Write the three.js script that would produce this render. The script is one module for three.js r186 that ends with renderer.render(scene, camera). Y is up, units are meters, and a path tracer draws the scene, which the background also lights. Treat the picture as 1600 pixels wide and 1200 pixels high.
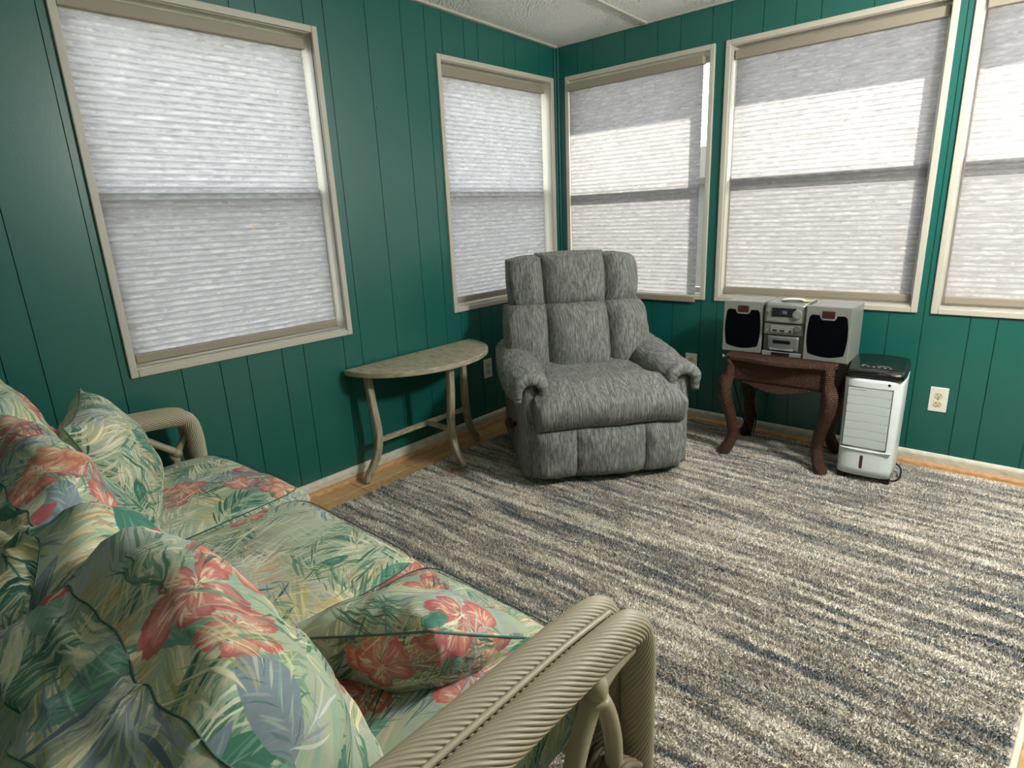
import * as THREE from 'three';
import { RectAreaLightUniformsLib } from 'three/addons/lights/RectAreaLightUniformsLib.js';
import { mergeGeometries } from 'three/addons/utils/BufferGeometryUtils.js';
import { RoundedBoxGeometry } from 'three/addons/geometries/RoundedBoxGeometry.js';
import { createNoise2D, createNoise3D } from 'simplex-noise';

// ---------------------------------------------------------------- camera, sky, sun, exposure
const scene = new THREE.Scene();
const camera = new THREE.PerspectiveCamera(65.5, 4 / 3, 0.05, 200);
camera.rotation.order = 'YXZ';
camera.position.set(2.4156, 1.22, 3.2147);
camera.rotation.set(-0.27635, 0.73235, -0.04591);
scene.add(camera);

const SUN = new THREE.Vector3(0.65, 0.7, -1.0).normalize();
// hazy bright sky: pale blue overhead, white towards the horizon
const skyTex = (() => {
  const W = 64, H = 64, d = new Float32Array(W * H * 4), top = [0.68, 0.75, 0.86], low = [1.0, 0.975, 0.94];
  for (let y = 0; y < H; y++) for (let x = 0; x < W; x++) {
    const e = Math.sin(((y + 0.5) / H - 0.5) * Math.PI), t = Math.pow(Math.max(e, 0), 0.6), i = (y * W + x) * 4;
    for (let c = 0; c < 3; c++) d[i + c] = low[c] + (top[c] - low[c]) * t;
    d[i + 3] = 1;
  }
  const t = new THREE.DataTexture(d, W, H, THREE.RGBAFormat, THREE.FloatType); t.mapping = THREE.EquirectangularReflectionMapping; t.magFilter = THREE.LinearFilter; t.needsUpdate = true; return t;
})();
scene.background = skyTex; scene.environment = skyTex;
scene.environmentIntensity = scene.backgroundIntensity = 3.0;
const sun = new THREE.DirectionalLight(new THREE.Color(1.0, 0.92, 0.80), 4.6);
sun.position.copy(SUN).multiplyScalar(20);
sun.target.position.set(1.5, 1, 1);
sun.castShadow = true;
sun.shadow.mapSize.set(2048, 2048);
Object.assign(sun.shadow.camera, { left: -8, right: 8, top: 8, bottom: -8, near: 0.5, far: 60 });
scene.add(sun, sun.target);

const renderer = new THREE.WebGLRenderer({ antialias: true });
renderer.toneMapping = THREE.LinearToneMapping;
renderer.toneMappingExposure = 3.35;
renderer.shadowMap.enabled = true;
RectAreaLightUniformsLib.init();

// ---------------------------------------------------------------- helpers
let seed = 12345;
const rnd = () => { seed = (seed * 1664525 + 1013904223) >>> 0; return seed / 4294967296; };
const rr = (a, b) => a + (b - a) * rnd();
const noise2 = createNoise2D(rnd), noise3 = createNoise3D(rnd);
const fbm = (x, y) => noise2(x, y) * 0.55 + noise2(x * 2.1 + 7, y * 2.1) * 0.28 + noise2(x * 4.3, y * 4.3 + 3) * 0.17;
const clamp = THREE.MathUtils.clamp, lerp = THREE.MathUtils.lerp, smooth = THREE.MathUtils.smoothstep;
const V = (x, y, z) => new THREE.Vector3(x, y, z);
const taken = new Map();
function numbered(n) { const k = taken.get(n) || 0; taken.set(n, k + 1); return k ? n + '_' + String(k).padStart(3, '0') : n; }
function shadows(o) { o.castShadow = o.receiveShadow = true; return o; }
function mesh(name, geo, mat, parent) {
  const g = Array.isArray(geo) ? merge(geo) : geo;
  const m = shadows(new THREE.Mesh(g, mat));
  m.name = parent ? name : numbered(name);
  (parent || scene).add(m);
  return m;
}
function merge(list) {
  const gs = list.map((g) => { const n = g.index ? g.toNonIndexed() : g; for (const k of Object.keys(n.attributes)) if (!['position', 'normal', 'uv'].includes(k)) n.deleteAttribute(k); n.clearGroups?.(); return n; });
  return mergeGeometries(gs, false);
}
function group(name, label, category, pos = [0, 0, 0], turn = 0, grp) {
  const o = new THREE.Group(); o.name = numbered(name); o.position.set(...pos); o.rotation.y = turn;
  o.userData = { label, category }; if (grp) o.userData.group = grp;
  scene.add(o); return o;
}
function structure(name, label, category) { const o = new THREE.Group(); o.name = name; o.userData = { label, category, kind: 'structure' }; scene.add(o); return o; }
function tag(o, label, category, grp) { o.userData.label = label; o.userData.category = category; if (grp) o.userData.group = grp; return o; }
// box from corner to corner with uv in metres
function box(x0, y0, z0, x1, y1, z1) {
  const g = new THREE.BoxGeometry(x1 - x0, y1 - y0, z1 - z0); g.translate((x0 + x1) / 2, (y0 + y1) / 2, (z0 + z1) / 2);
  return uvMetres(g);
}
function rbox(x0, y0, z0, x1, y1, z1, r = 0.004, seg = 2) {
  const g = new RoundedBoxGeometry(x1 - x0, y1 - y0, z1 - z0, seg, Math.min(r, (x1 - x0) / 2.01, (y1 - y0) / 2.01, (z1 - z0) / 2.01)); g.translate((x0 + x1) / 2, (y0 + y1) / 2, (z0 + z1) / 2);
  return uvMetres(g);
}
// uv in metres from the piece's own axes, side by side of its box
function uvMetres(g, du = 0, dv = 0) {
  g = g.index ? g.toNonIndexed() : g;
  const p = g.attributes.position, uv = new Float32Array(p.count * 2), a = V(), b = V(), c = V();
  for (let i = 0; i < p.count; i += 3) {
    a.fromBufferAttribute(p, i); b.fromBufferAttribute(p, i + 1); c.fromBufferAttribute(p, i + 2);
    const n = b.clone().sub(a).cross(c.clone().sub(a)), ax = Math.abs(n.x), ay = Math.abs(n.y), az = Math.abs(n.z);
    [a, b, c].forEach((q, k) => {
      const [u, v] = ax >= ay && ax >= az ? [q.z, q.y] : ay >= az ? [q.x, q.z] : [q.x, q.y];
      uv[(i + k) * 2] = u + du; uv[(i + k) * 2 + 1] = v + dv;
    });
  }
  g.setAttribute('uv', new THREE.BufferAttribute(uv, 2)); return g;
}
// normals averaged over vertices that lie together
function smoothNormals(g) {
  g.computeVertexNormals();
  const p = g.attributes.position, n = g.attributes.normal, m = new Map(), key = (i) => Math.round(p.getX(i) * 2e4) + ',' + Math.round(p.getY(i) * 2e4) + ',' + Math.round(p.getZ(i) * 2e4);
  for (let i = 0; i < p.count; i++) { const k = key(i), v = m.get(k) || V(); v.x += n.getX(i); v.y += n.getY(i); v.z += n.getZ(i); m.set(k, v); }
  for (const v of m.values()) v.normalize();
  for (let i = 0; i < p.count; i++) { const v = m.get(key(i)); n.setXYZ(i, v.x, v.y, v.z); }
  return g;
}
// a box whose six sides are bent by f(x, y, z in -1..1) -> Vector3; uv in metres of the flat piece
function bent(w, h, d, nx, ny, nz, f, du = 0, dv = 0, bandV = 0) {
  const g = new THREE.BoxGeometry(2, 2, 2, nx, ny, nz), p = g.attributes.position, uv = g.attributes.uv;
  for (let i = 0; i < p.count; i++) {
    const x = p.getX(i), y = p.getY(i), z = p.getZ(i);
    const q = f(x, y, z); p.setXYZ(i, q.x, q.y, q.z);
  }
  // cloth keeps its length: uv follows the distance run along the bent surface, from the middle of each side
  let base = 0; const a = V(), b = V();
  for (const [gx, gy, ou, ov] of [[nz, ny, 0.31, bandV], [nz, ny, 0.47, bandV], [nx, nz, 0, 0.37 + bandV], [nx, nz, 0, 0.71 + bandV], [nx, ny, 0, 0], [nx, ny, 0.53, 0.19]]) {
    const at = (ix, iy) => base + iy * (gx + 1) + ix, cx = gx >> 1, cy = gy >> 1, step = (i, j) => a.fromBufferAttribute(p, i).distanceTo(b.fromBufferAttribute(p, j));
    const U = new Float32Array((gx + 1) * (gy + 1)), W = new Float32Array((gx + 1) * (gy + 1));
    for (let iy = 0; iy <= gy; iy++) { for (let ix = cx + 1; ix <= gx; ix++) U[iy * (gx + 1) + ix] = U[iy * (gx + 1) + ix - 1] + step(at(ix, iy), at(ix - 1, iy)); for (let ix = cx - 1; ix >= 0; ix--) U[iy * (gx + 1) + ix] = U[iy * (gx + 1) + ix + 1] - step(at(ix, iy), at(ix + 1, iy)); }
    for (let ix = 0; ix <= gx; ix++) { for (let iy = cy + 1; iy <= gy; iy++) W[iy * (gx + 1) + ix] = W[(iy - 1) * (gx + 1) + ix] - step(at(ix, iy), at(ix, iy - 1)); for (let iy = cy - 1; iy >= 0; iy--) W[iy * (gx + 1) + ix] = W[(iy + 1) * (gx + 1) + ix] + step(at(ix, iy), at(ix, iy + 1)); }
    for (let k = 0; k < U.length; k++) uv.setXY(base + k, U[k] + du + ou, W[k] + dv + ov);
    base += U.length;
  }
  return smoothNormals(g);
}
function tube(points, r, seg = 24, rad = 8, closed = false) {
  const curve = points.getPoint ? points : new THREE.CatmullRomCurve3(points.map((q) => V(...q)), closed, 'catmullrom', 0.4);
  return new THREE.TubeGeometry(curve, seg, r, rad, closed);
}
function rod(a, b, r, rad = 10) { return new THREE.TubeGeometry(new THREE.LineCurve3(V(...a), V(...b)), 1, r, rad, false); }
function ball(c, r) { return new THREE.SphereGeometry(r, 12, 8).translate(...c); }
// sweep an oval section with varying radii along a path
function sweep(points, radii, seg = 30, rad = 12, squareness = 2, up = V(0, 0, 1)) {
  const curve = new THREE.CatmullRomCurve3(points.map((q) => V(...q)), false, 'catmullrom', 0.5), pos = [], idx = [], uv = [];
  const at = (t) => { const k = t * (radii.length - 1), i = Math.min(Math.floor(k), radii.length - 2), f = k - i; return [lerp(radii[i][0], radii[i + 1][0], f), lerp(radii[i][1], radii[i + 1][1], f)]; };
  for (let i = 0; i <= seg; i++) {
    const t = i / seg, c = curve.getPoint(t), T = curve.getTangent(t), A = up.clone().cross(T).normalize(), B = T.clone().cross(A).normalize(), [ra, rb] = at(t);
    for (let j = 0; j < rad; j++) {
      const a = j / rad * Math.PI * 2, ca = Math.cos(a), sa = Math.sin(a), e = 2 / squareness;
      const u = Math.sign(ca) * Math.abs(ca) ** e * ra, v = Math.sign(sa) * Math.abs(sa) ** e * rb;
      pos.push(c.x + A.x * u + B.x * v, c.y + A.y * u + B.y * v, c.z + A.z * u + B.z * v); uv.push(t * curve.getLength(), j / rad * 0.15);
    }
  }
  for (let i = 0; i < seg; i++) for (let j = 0; j < rad; j++) { const a = i * rad + j, b = i * rad + (j + 1) % rad; idx.push(a, b, a + rad, b, b + rad, a + rad); }
  const n = pos.length / 3;
  for (const [e, s] of [[0, 1], [seg, -1]]) { const c = curve.getPoint(e / seg); pos.push(c.x, c.y, c.z); uv.push(0, 0); const k = pos.length / 3 - 1; for (let j = 0; j < rad; j++) { const a = e * rad + j, b = e * rad + (j + 1) % rad; s > 0 ? idx.push(b, a, k) : idx.push(a, b, k); } }
  const g = new THREE.BufferGeometry(); g.setAttribute('position', new THREE.Float32BufferAttribute(pos, 3)); g.setAttribute('uv', new THREE.Float32BufferAttribute(uv, 2)); g.setIndex(idx); g.computeVertexNormals(); return g;
}

// ---------------------------------------------------------------- textures and materials
function canvas(w, h = w) { const c = document.createElement('canvas'); c.width = w; c.height = h; return [c, c.getContext('2d')]; }
function texOf(c, metres, srgb = true) {
  const t = new THREE.CanvasTexture(c); t.wrapS = t.wrapT = THREE.RepeatWrapping; t.magFilter = THREE.LinearFilter;
  if (srgb) t.colorSpace = THREE.SRGBColorSpace;
  t.repeat.set(1 / (Array.isArray(metres) ? metres[0] : metres), 1 / (Array.isArray(metres) ? metres[1] : metres)); return t;
}
// tiling noise in an array texture: f(u, v in 0..1) -> [r, g, b] in 0..255
function dataTex(w, h, f, metres, srgb = true) {
  const d = new Uint8Array(w * h * 4);
  for (let y = 0; y < h; y++) for (let x = 0; x < w; x++) { const c = f(x / w, y / h), i = (y * w + x) * 4; d[i] = clamp(c[0], 0, 255); d[i + 1] = clamp(c[1], 0, 255); d[i + 2] = clamp(c[2], 0, 255); d[i + 3] = 255; }
  const t = new THREE.DataTexture(d, w, h); t.wrapS = t.wrapT = THREE.RepeatWrapping; t.magFilter = THREE.LinearFilter; if (srgb) t.colorSpace = THREE.SRGBColorSpace;
  t.repeat.set(1 / (Array.isArray(metres) ? metres[0] : metres), 1 / (Array.isArray(metres) ? metres[1] : metres)); t.needsUpdate = true; return t;
}
// noise that repeats over the unit square
function tileNoise(u, v, fx, fy) {
  const a = u * Math.PI * 2, b = v * Math.PI * 2, R = fx / (2 * Math.PI), Q = fy / (2 * Math.PI);
  return noise3(Math.cos(a) * R + 5 * Math.cos(b) * Q * 0.2, Math.sin(a) * R + Math.sin(b) * Q, Math.cos(b) * Q + 3.7);
}
const std = (o) => new THREE.MeshStandardMaterial(o), phys = (o) => new THREE.MeshPhysicalMaterial(o);
const gray = (n) => [n, n, n];

const paintBump = dataTex(512, 512, (u, v) => gray(128 + 70 * tileNoise(u, v, 60, 40) + 40 * tileNoise(u, v, 160, 160)), 0.5, false);
const M = {};
M.teal = phys({ name: 'teal_gloss_paint', color: '#0e5d54', roughness: 0.34, ior: 1.72, bumpMap: paintBump, bumpScale: 0.0001 });
M.tealGroove = std({ name: 'groove_paint', color: '#0e5d54', roughness: 0.6 });
M.white = std({ name: 'white_trim_paint', color: '#bfbaad', roughness: 0.45, bumpMap: paintBump, bumpScale: 0.0004 });
M.alu = std({ name: 'white_aluminium', color: '#d4d3cf', roughness: 0.4 });
M.base = std({
  name: 'worn_baseboard_paint', roughness: 0.55, bumpMap: paintBump, bumpScale: 0.0008,
  map: dataTex(1024, 128, (u, v) => { const s = 0.5 + 0.5 * tileNoise(u, v, 24, 3), k = 0.6 * smooth(0.5 + 0.5 * tileNoise(u, v, 14, 3), 0.75, 1.0); return [lerp(lerp(216, 200, s), 170, k), lerp(lerp(211, 193, s), 152, k), lerp(lerp(196, 174, s), 122, k)]; }, [1.2, 0.15]),
});
M.quarter = std({
  name: 'tan_shoe_mould', roughness: 0.5,
  map: dataTex(1024, 64, (u, v) => { const s = 0.5 + 0.5 * tileNoise(u, v, 30, 4); return [lerp(178, 206, s), lerp(132, 164, s), lerp(88, 118, s)]; }, [1.4, 0.1]),
});
M.tile = [0, 1, 2].map((k) => std({
  name: 'tan_floor_tile', roughness: 0.35,
  map: dataTex(256, 256, (u, v) => { const s = 0.5 + 0.35 * tileNoise(u + k * 0.3, v, 6, 6) + 0.15 * tileNoise(u, v, 30, 30); return [lerp(186, 214, s) - k * 5, lerp(148, 178, s) - k * 5, lerp(100, 130, s) - k * 5]; }, 0.3),
}));
M.grout = std({ name: 'dark_grout', color: '#6b5138', roughness: 0.9 });
M.ceil = std({
  name: 'textured_ceiling_board', color: '#eeeee8', roughness: 0.9, bumpScale: 0.004,
  bumpMap: dataTex(512, 512, (u, v) => gray(255 * smooth(0.5 + 0.5 * tileNoise(u, v, 26, 26) + 0.25 * tileNoise(u, v, 70, 70), 0.35, 0.75)), 0.6, false),
});
M.glass = phys({ name: 'window_glass', color: '#f8faf9', roughness: 0.0, transmission: 1, thickness: 0, ior: 1.5 });
M.screen = std({ name: 'insect_screen_mesh', color: '#3a3c3e', roughness: 0.8, transparent: true, opacity: 0.15 });
// shade cloth: spun fibre with flat, short mottled streaks
const shadeTex = (() => {
  const [c, x] = canvas(1024, 1024); x.fillStyle = '#dddddf'; x.fillRect(0, 0, 1024, 1024);
  for (let i = 0; i < 5200; i++) {
    const w = rr(6, 60), h = rr(4, 12), px = rr(0, 1024), py = Math.floor(rr(0, 44)) * (1024 / 44) + rr(3, 16), l = rnd();
    x.fillStyle = l > 0.5 ? `rgba(252,252,252,${rr(0.15, 0.6)})` : `rgba(190,188,192,${rr(0.1, 0.45)})`;
    for (const o of [-1024, 0, 1024]) { x.beginPath(); x.ellipse(px + o, py, w / 2, h / 2, 0, 0, 7); x.fill(); }
  }
  return texOf(c, 1.0);
})();
M.shade = phys({ name: 'cellular_shade_cloth', color: '#aaa8a8', map: shadeTex, roughness: 1, transmission: 0.6, thickness: 0, specularIntensity: 0.2, side: THREE.DoubleSide });
M.rail = std({ name: 'beige_shade_rail', color: '#968d7d', roughness: 0.5 });
M.outletPlate = std({ name: 'ivory_plastic', color: '#e9e6da', roughness: 0.35 });
M.outletFace = std({ name: 'almond_plastic', color: '#d8cba6', roughness: 0.4 });
M.black = std({ name: 'black_plastic', color: '#0c0c0d', roughness: 0.45 });
M.slot = std({ name: 'dark_slot', color: '#15120e', roughness: 0.8 });
M.fence = std({ name: 'added_fence_wood', color: '#6f6c66', roughness: 0.8 });
M.cord = std({ name: 'black_cord', color: '#0d0d0e', roughness: 0.6 });

// grey chenille with upright streaks
function greyCloth(k) {
  return dataTex(512, 512, (u, v) => {
    const a = tileNoise(u, v, 110, 6), b = tileNoise(u + 0.37, v, 230, 16), c = tileNoise(u, v + 0.2, 14, 7), s = clamp(0.5 + 0.36 * a + 0.3 * b + 0.08 * c, 0, 1);
    return [lerp(66, 172, s), lerp(68, 173, s), lerp(67, 168, s)];
  }, k);
}
const clothBump = dataTex(512, 512, (u, v) => gray(128 + 70 * tileNoise(u, v, 220, 60) + 50 * tileNoise(u, v, 300, 300)), 0.3, false);
M.chenille = phys({ name: 'grey_chenille', map: greyCloth(0.42), roughness: 0.95, sheen: 0.5, sheenColor: new THREE.Color(0.5, 0.52, 0.5), sheenRoughness: 0.6, bumpMap: clothBump, bumpScale: 0.0014 });
M.seamGrey = std({ name: 'grey_seam_thread', color: '#3c3d3c', roughness: 1 });
M.oak = std({ name: 'brown_lever_wood', color: '#4a2616', roughness: 0.4 });

// white-washed wood
M.wash = std({
  name: 'whitewashed_wood', roughness: 0.55,
  map: dataTex(512, 512, (u, v) => { const s = 0.5 + 0.3 * tileNoise(u, v, 5, 30) + 0.3 * tileNoise(u, v, 12, 120), k = smooth(0.5 + 0.5 * tileNoise(u + 0.3, v, 7, 9), 0.6, 0.9); return [lerp(lerp(138, 190, s), 128, k * 0.5), lerp(lerp(130, 182, s), 112, k * 0.5), lerp(lerp(108, 158, s), 84, k * 0.5)]; }, 0.5),
});
// woven brown wicker: fine over-under strands
M.wicker = (() => {
  const W = 256, weave = (u, v) => { const i = Math.floor(u * 20), j = Math.floor(v * 32), fu = u * 20 - i, fv = v * 32 - j, over = (i + j) % 2; return (over ? Math.sin(fv * Math.PI) * (0.6 + 0.4 * Math.sin(fu * Math.PI)) : Math.sin(fu * Math.PI) * 0.75 * (0.5 + 0.5 * Math.sin(fv * Math.PI))); };
  return std({
    name: 'brown_wicker', roughness: 0.42, bumpScale: 0.0035, bumpMap: dataTex(W, W, (u, v) => gray(255 * weave(u, v)), 0.16, false),
    map: dataTex(W, W, (u, v) => { const n = 0.5 + 0.5 * tileNoise(u, v, 14, 22), s = 0.72 + 0.28 * n; return [72 * s + 6, 39 * s + 4, 19 * s + 3]; }, 0.16),
  });
})();
M.silver = std({ name: 'silver_plastic', color: '#93958f', roughness: 0.36, metalness: 0.35 });
M.silverDark = std({ name: 'grey_plastic', color: '#6c6f6c', roughness: 0.4, metalness: 0.3 });
M.grille = phys({ name: 'black_speaker_cloth', color: '#04060a', roughness: 1, specularIntensity: 0.1 });
M.display = phys({ name: 'dark_display_glass', color: '#10151a', roughness: 0.12 });
M.badge = std({ name: 'maroon_badge', color: '#3a201c', roughness: 0.3 });
M.paper = std({ name: 'white_paper', color: '#e8e6df', roughness: 0.9 });
M.paperYellow = std({ name: 'yellow_paper', color: '#e0cf8c', roughness: 0.9 });
M.coolerWhite = std({ name: 'white_glossy_plastic', color: '#dfe5e6', roughness: 0.25 });
M.coolerGrey = std({ name: 'pale_grey_plastic', color: '#c3ccca', roughness: 0.4 });
M.coolerTop = phys({ name: 'black_gloss_panel', color: '#0b0c0d', roughness: 0.18, clearcoat: 0.6, clearcoatRoughness: 0.1 });
M.amber = phys({ name: 'brown_water_gauge', color: '#5a2a22', roughness: 0.15 });

// tropical print: fronds, spear leaves and hibiscus painted in gouache tones
const floral = (() => {
  const N = 2048, [c, x] = canvas(N);
  x.fillStyle = '#adb89d'; x.fillRect(0, 0, N, N);
  const wrap = (cx, cy, r, draw) => { for (const ox of [-N, 0, N]) for (const oy of [-N, 0, N]) if (cx + ox > -r && cx + ox < N + r && cy + oy > -r && cy + oy < N + r) { x.save(); x.translate(cx + ox, cy + oy); draw(); x.restore(); } };
  const again = (fn) => { const s0 = seed; return () => { seed = s0; fn(); }; };
  const pick = (a) => a[Math.floor(rnd() * a.length)];
  const place = (r, fn) => { const cx = rr(0, N), cy = rr(0, N); wrap(cx, cy, r, again(fn)); };
  const blade = (x0, y0, ang, len, w, bend) => {
    const ex = x0 + Math.cos(ang) * len, ey = y0 + Math.sin(ang) * len, nx = -Math.sin(ang), ny = Math.cos(ang), mx = (x0 + ex) / 2 + nx * bend, my = (y0 + ey) / 2 + ny * bend;
    x.beginPath(); x.moveTo(x0, y0); x.quadraticCurveTo(mx + nx * w, my + ny * w, ex, ey); x.quadraticCurveTo(mx - nx * w, my - ny * w, x0, y0); x.fill();
  };
  // loose washes in long strokes
  const wash = ['#9ab7a2', '#cfcda9', '#dcd6b3', '#a3adb3', '#7ca693', '#c2cfb8', '#8fb09e', '#b5bbbf', '#c6bf8f', '#d9c9a8'];
  for (let i = 0; i < 120; i++) place(380, () => { x.rotate(rr(0, 6.3)); const col = pick(wash); for (let k = 0; k < 22; k++) { x.globalAlpha = rr(0.3, 0.75); x.fillStyle = col; blade(rr(-190, 0), (k - 11) * rr(7, 13), rr(-0.12, 0.12), rr(120, 330), rr(7, 18), rr(-10, 10)); } });
  const fronds = [['#56836f', '#7f9f88', '#b3c2a4', '#35695a'], ['#73967f', '#9db197', '#cfd4b6', '#4d7d6a'], ['#919ca8', '#adb6bd', '#d0d5d1', '#788794'], ['#c9d2b4', '#e2e0c4', '#a9bfa2', '#efe9d2'], ['#3a6e5f', '#5b8873', '#92ac92', '#255a4b'], ['#7f8f9d', '#a2afb5', '#cbd2ce', '#6a7c8b'], ['#bdb87f', '#dbd3a2', '#f0e6c6', '#a4a56f']];
  // palm fronds: long leaflets fanning off a bent rib
  for (let i = 0; i < 92; i++) place(560, () => {
    const pal = pick(fronds), L = rr(200, 430), n = Math.floor(rr(12, 20)), bend = rr(-0.6, 0.6), big = rr(0.7, 1.25); x.rotate(rr(0, 6.3));
    for (let k = 0; k < n; k++) for (const s of [-1, 1]) {
      const t = k / n, px = t * L, py = bend * L * 0.3 * t * t, len = 190 * big * (0.4 + 0.75 * Math.sin(Math.PI * (0.12 + 0.75 * t))) * rr(0.8, 1.15), an = s * rr(0.4, 0.8) + bend * t;
      x.globalAlpha = rr(0.75, 1); x.fillStyle = pick(pal); blade(px, py, an, len, rr(7, 15), s * rr(6, 26));
      x.globalAlpha = 0.5; x.fillStyle = pick(pal); blade(px + 4, py + 3, an + rr(-0.06, 0.06), len * 0.8, rr(2, 4), s * rr(6, 20));
    }
  });
  // upright grass tufts in cream and straw
  for (let i = 0; i < 24; i++) place(320, () => { const pal = pick([['#e9e0ba', '#d3c994', '#bfb985'], ['#d8bc90', '#ead9b2', '#c6a47a'], ['#e2e4cb', '#c9d3b6', '#a6bda2']]); x.rotate(rr(-0.6, 0.6) + (rnd() > 0.5 ? Math.PI : 0)); for (let k = 0; k < 26; k++) { x.globalAlpha = rr(0.6, 1); x.fillStyle = pick(pal); blade(rr(-130, 130), rr(-10, 40), -Math.PI / 2 + rr(-0.3, 0.3), rr(70, 210), rr(5, 11), rr(-16, 16)); } });
  // broad leaves, darker, with pale veins
  for (let i = 0; i < 34; i++) place(330, () => { const base = pick(['#3c7a68', '#548f7b', '#7fab95', '#6a9c88', '#7d8c99']), L = rr(170, 300), W = L * rr(0.24, 0.36); x.rotate(rr(0, 6.3)); x.globalAlpha = 0.95; x.fillStyle = base; x.beginPath(); x.moveTo(0, 0); x.bezierCurveTo(L * 0.3, -W, L * 0.8, -W * 0.7, L, 0); x.bezierCurveTo(L * 0.8, W * 0.7, L * 0.3, W, 0, 0); x.fill(); for (let k = 0; k < 18; k++) { x.globalAlpha = rr(0.25, 0.7); x.fillStyle = pick(['#a9c8b1', '#8db59e', '#c6d5bd', '#2d6756']); blade(L * (0.04 + k * 0.05), 0, (k % 2 ? 1 : -1) * rr(0.45, 0.7), W * rr(0.7, 1), rr(3, 8), rr(-6, 6)); } });
  // hibiscus: ragged petals laid on in dabs, cream at the heart
  const flower = (R) => {
    x.rotate(rr(0, 6.3)); const red = pick([['#b2605f', '#c37f76', '#dda394', '#ecd9bb'], ['#c26a64', '#d58a7c', '#e6b7a0', '#f0e2c4'], ['#ad5e64', '#c58280', '#dfaaa2', '#ead5bd'], ['#c67f68', '#dba487', '#ebcaa6', '#f1e6c8']]);
    for (let k = 0; k < 5; k++) {
      x.save(); x.rotate(k * 1.2566 + rr(-0.2, 0.2)); const r = R * rr(0.8, 1.2);
      const ragged = (col, s0, s1) => { x.fillStyle = col; x.beginPath(); for (let q = 0; q <= 26; q++) { const a = -0.62 + 1.24 * q / 26, rad = r * (s1 * (1 - 0.42 * Math.pow(Math.abs(a) / 0.62, 3)) + 0.07 * noise2(q * 0.3 + k * 7, R + i0)); q ? x.lineTo(Math.cos(a) * rad, Math.sin(a) * rad) : x.moveTo(r * s0, 0); } x.lineTo(r * s0, 0); x.fill(); };
      const i0 = rr(0, 90); x.globalAlpha = 1; ragged(red[0], 0.02, 1.05); x.globalAlpha = 0.85; ragged(red[1], 0.1, 0.86);
      for (let q = 0; q < 9; q++) { x.globalAlpha = rr(0.4, 0.9); x.fillStyle = pick([red[2], red[3], red[3], red[2]]); blade(r * rr(0.1, 0.45), r * rr(-0.15, 0.15), rr(-0.55, 0.55), r * rr(0.25, 0.6), r * rr(0.04, 0.1), rr(-8, 8)); }
      x.restore();
    }
    x.globalAlpha = 0.95; for (let q = 0; q < 12; q++) { x.fillStyle = pick(['#efe2c0', '#e3cfa6', '#d9b79c']); blade(0, 0, rr(0, 6.3), R * rr(0.15, 0.42), R * 0.06, rr(-4, 4)); }
    x.globalAlpha = 0.8; x.fillStyle = '#5d7466'; for (let q = 0; q < 6; q++) blade(rr(-R, R) * 0.12, rr(-R, R) * 0.12, rr(0, 6.3), R * 0.14, R * 0.025, 1);
  };
  for (let i = 0; i < 9; i++) place(460, () => { const n = Math.floor(rr(1.7, 3.9)), a0 = rr(0, 6.3); for (let k = 0; k < n; k++) { x.save(); x.translate(Math.cos(a0 + k * 0.6) * k * 130, Math.sin(a0 + k * 0.6) * k * 130); flower(rr(78, 112)); x.restore(); } });
  // hatching: patches of thin parallel strokes
  for (let i = 0; i < 56; i++) place(240, () => { const pal = pick(fronds); x.rotate(rr(0, 6.3)); for (let k = 0; k < 24; k++) { x.globalAlpha = rr(0.35, 0.9); x.fillStyle = pick(pal); blade(rr(-60, 20), (k - 12) * rr(5, 9), rr(-0.15, 0.15) + (k - 12) * 0.025, rr(60, 190), rr(3, 9), rr(-10, 10)); } });
  for (let i = 0; i < 5; i++) place(460, () => { const n = Math.floor(rr(1.7, 2.9)), a0 = rr(0, 6.3); for (let k = 0; k < n; k++) { x.save(); x.translate(Math.cos(a0 + k * 0.6) * k * 130, Math.sin(a0 + k * 0.6) * k * 130); flower(rr(78, 112)); x.restore(); } });
  // leaf tips in front of the petals, then dry-brush flecks
  for (let i = 0; i < 44; i++) place(260, () => { const pal = pick(fronds); x.rotate(rr(0, 6.3)); for (let k = 0; k < 9; k++) { x.globalAlpha = rr(0.7, 1); x.fillStyle = pick(pal); blade(k * 11, rr(-8, 8), rr(-0.6, 0.6), rr(80, 190), rr(4, 10), rr(-16, 16)); } });
  for (let i = 0; i < 2200; i++) { x.globalAlpha = rr(0.05, 0.2); x.fillStyle = pick(['#f0ecd2', '#4c8270', '#d3dcc6', '#8c98a6', '#e0d7ae', '#6f9c89']); const px = rr(0, N), py = rr(0, N), a = rr(0, 6.3); blade(px, py, a, rr(14, 80), rr(1, 5), rr(-6, 6)); }
  x.globalAlpha = 1;
  return texOf(c, 1.15);
})();
const canvasBump = dataTex(256, 256, (u, v) => gray(128 + 60 * Math.sin(u * 2 * Math.PI * 64) + 60 * Math.sin(v * 2 * Math.PI * 64)), 0.06, false);
M.floral = phys({ name: 'tropical_print_cotton', map: floral, color: '#f4f4f2', roughness: 0.85, sheen: 0.2, sheenColor: new THREE.Color(0.4, 0.4, 0.4), bumpMap: canvasBump, bumpScale: 0.0003 });
M.seam = std({ name: 'dark_green_seam', color: '#46665a', roughness: 0.9 });
M.rattan = std({ name: 'cream_painted_rattan', color: '#a39b84', roughness: 0.4 });
M.rattanFrame = std({ name: 'cream_rattan_pole', color: '#a0987f', roughness: 0.42 });

// ---------------------------------------------------------------- room shell
const LX = 2.85, LY = 1.8, LZ = 1.1, FILL_LAMP = 3.3;                            // place and strength of the added fill globe
const CEIL = 2.172, SLOPE = 0.034, XR = 4.15, ZF = 4.35, TH = 0.13, TOP = 2.62;
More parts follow.
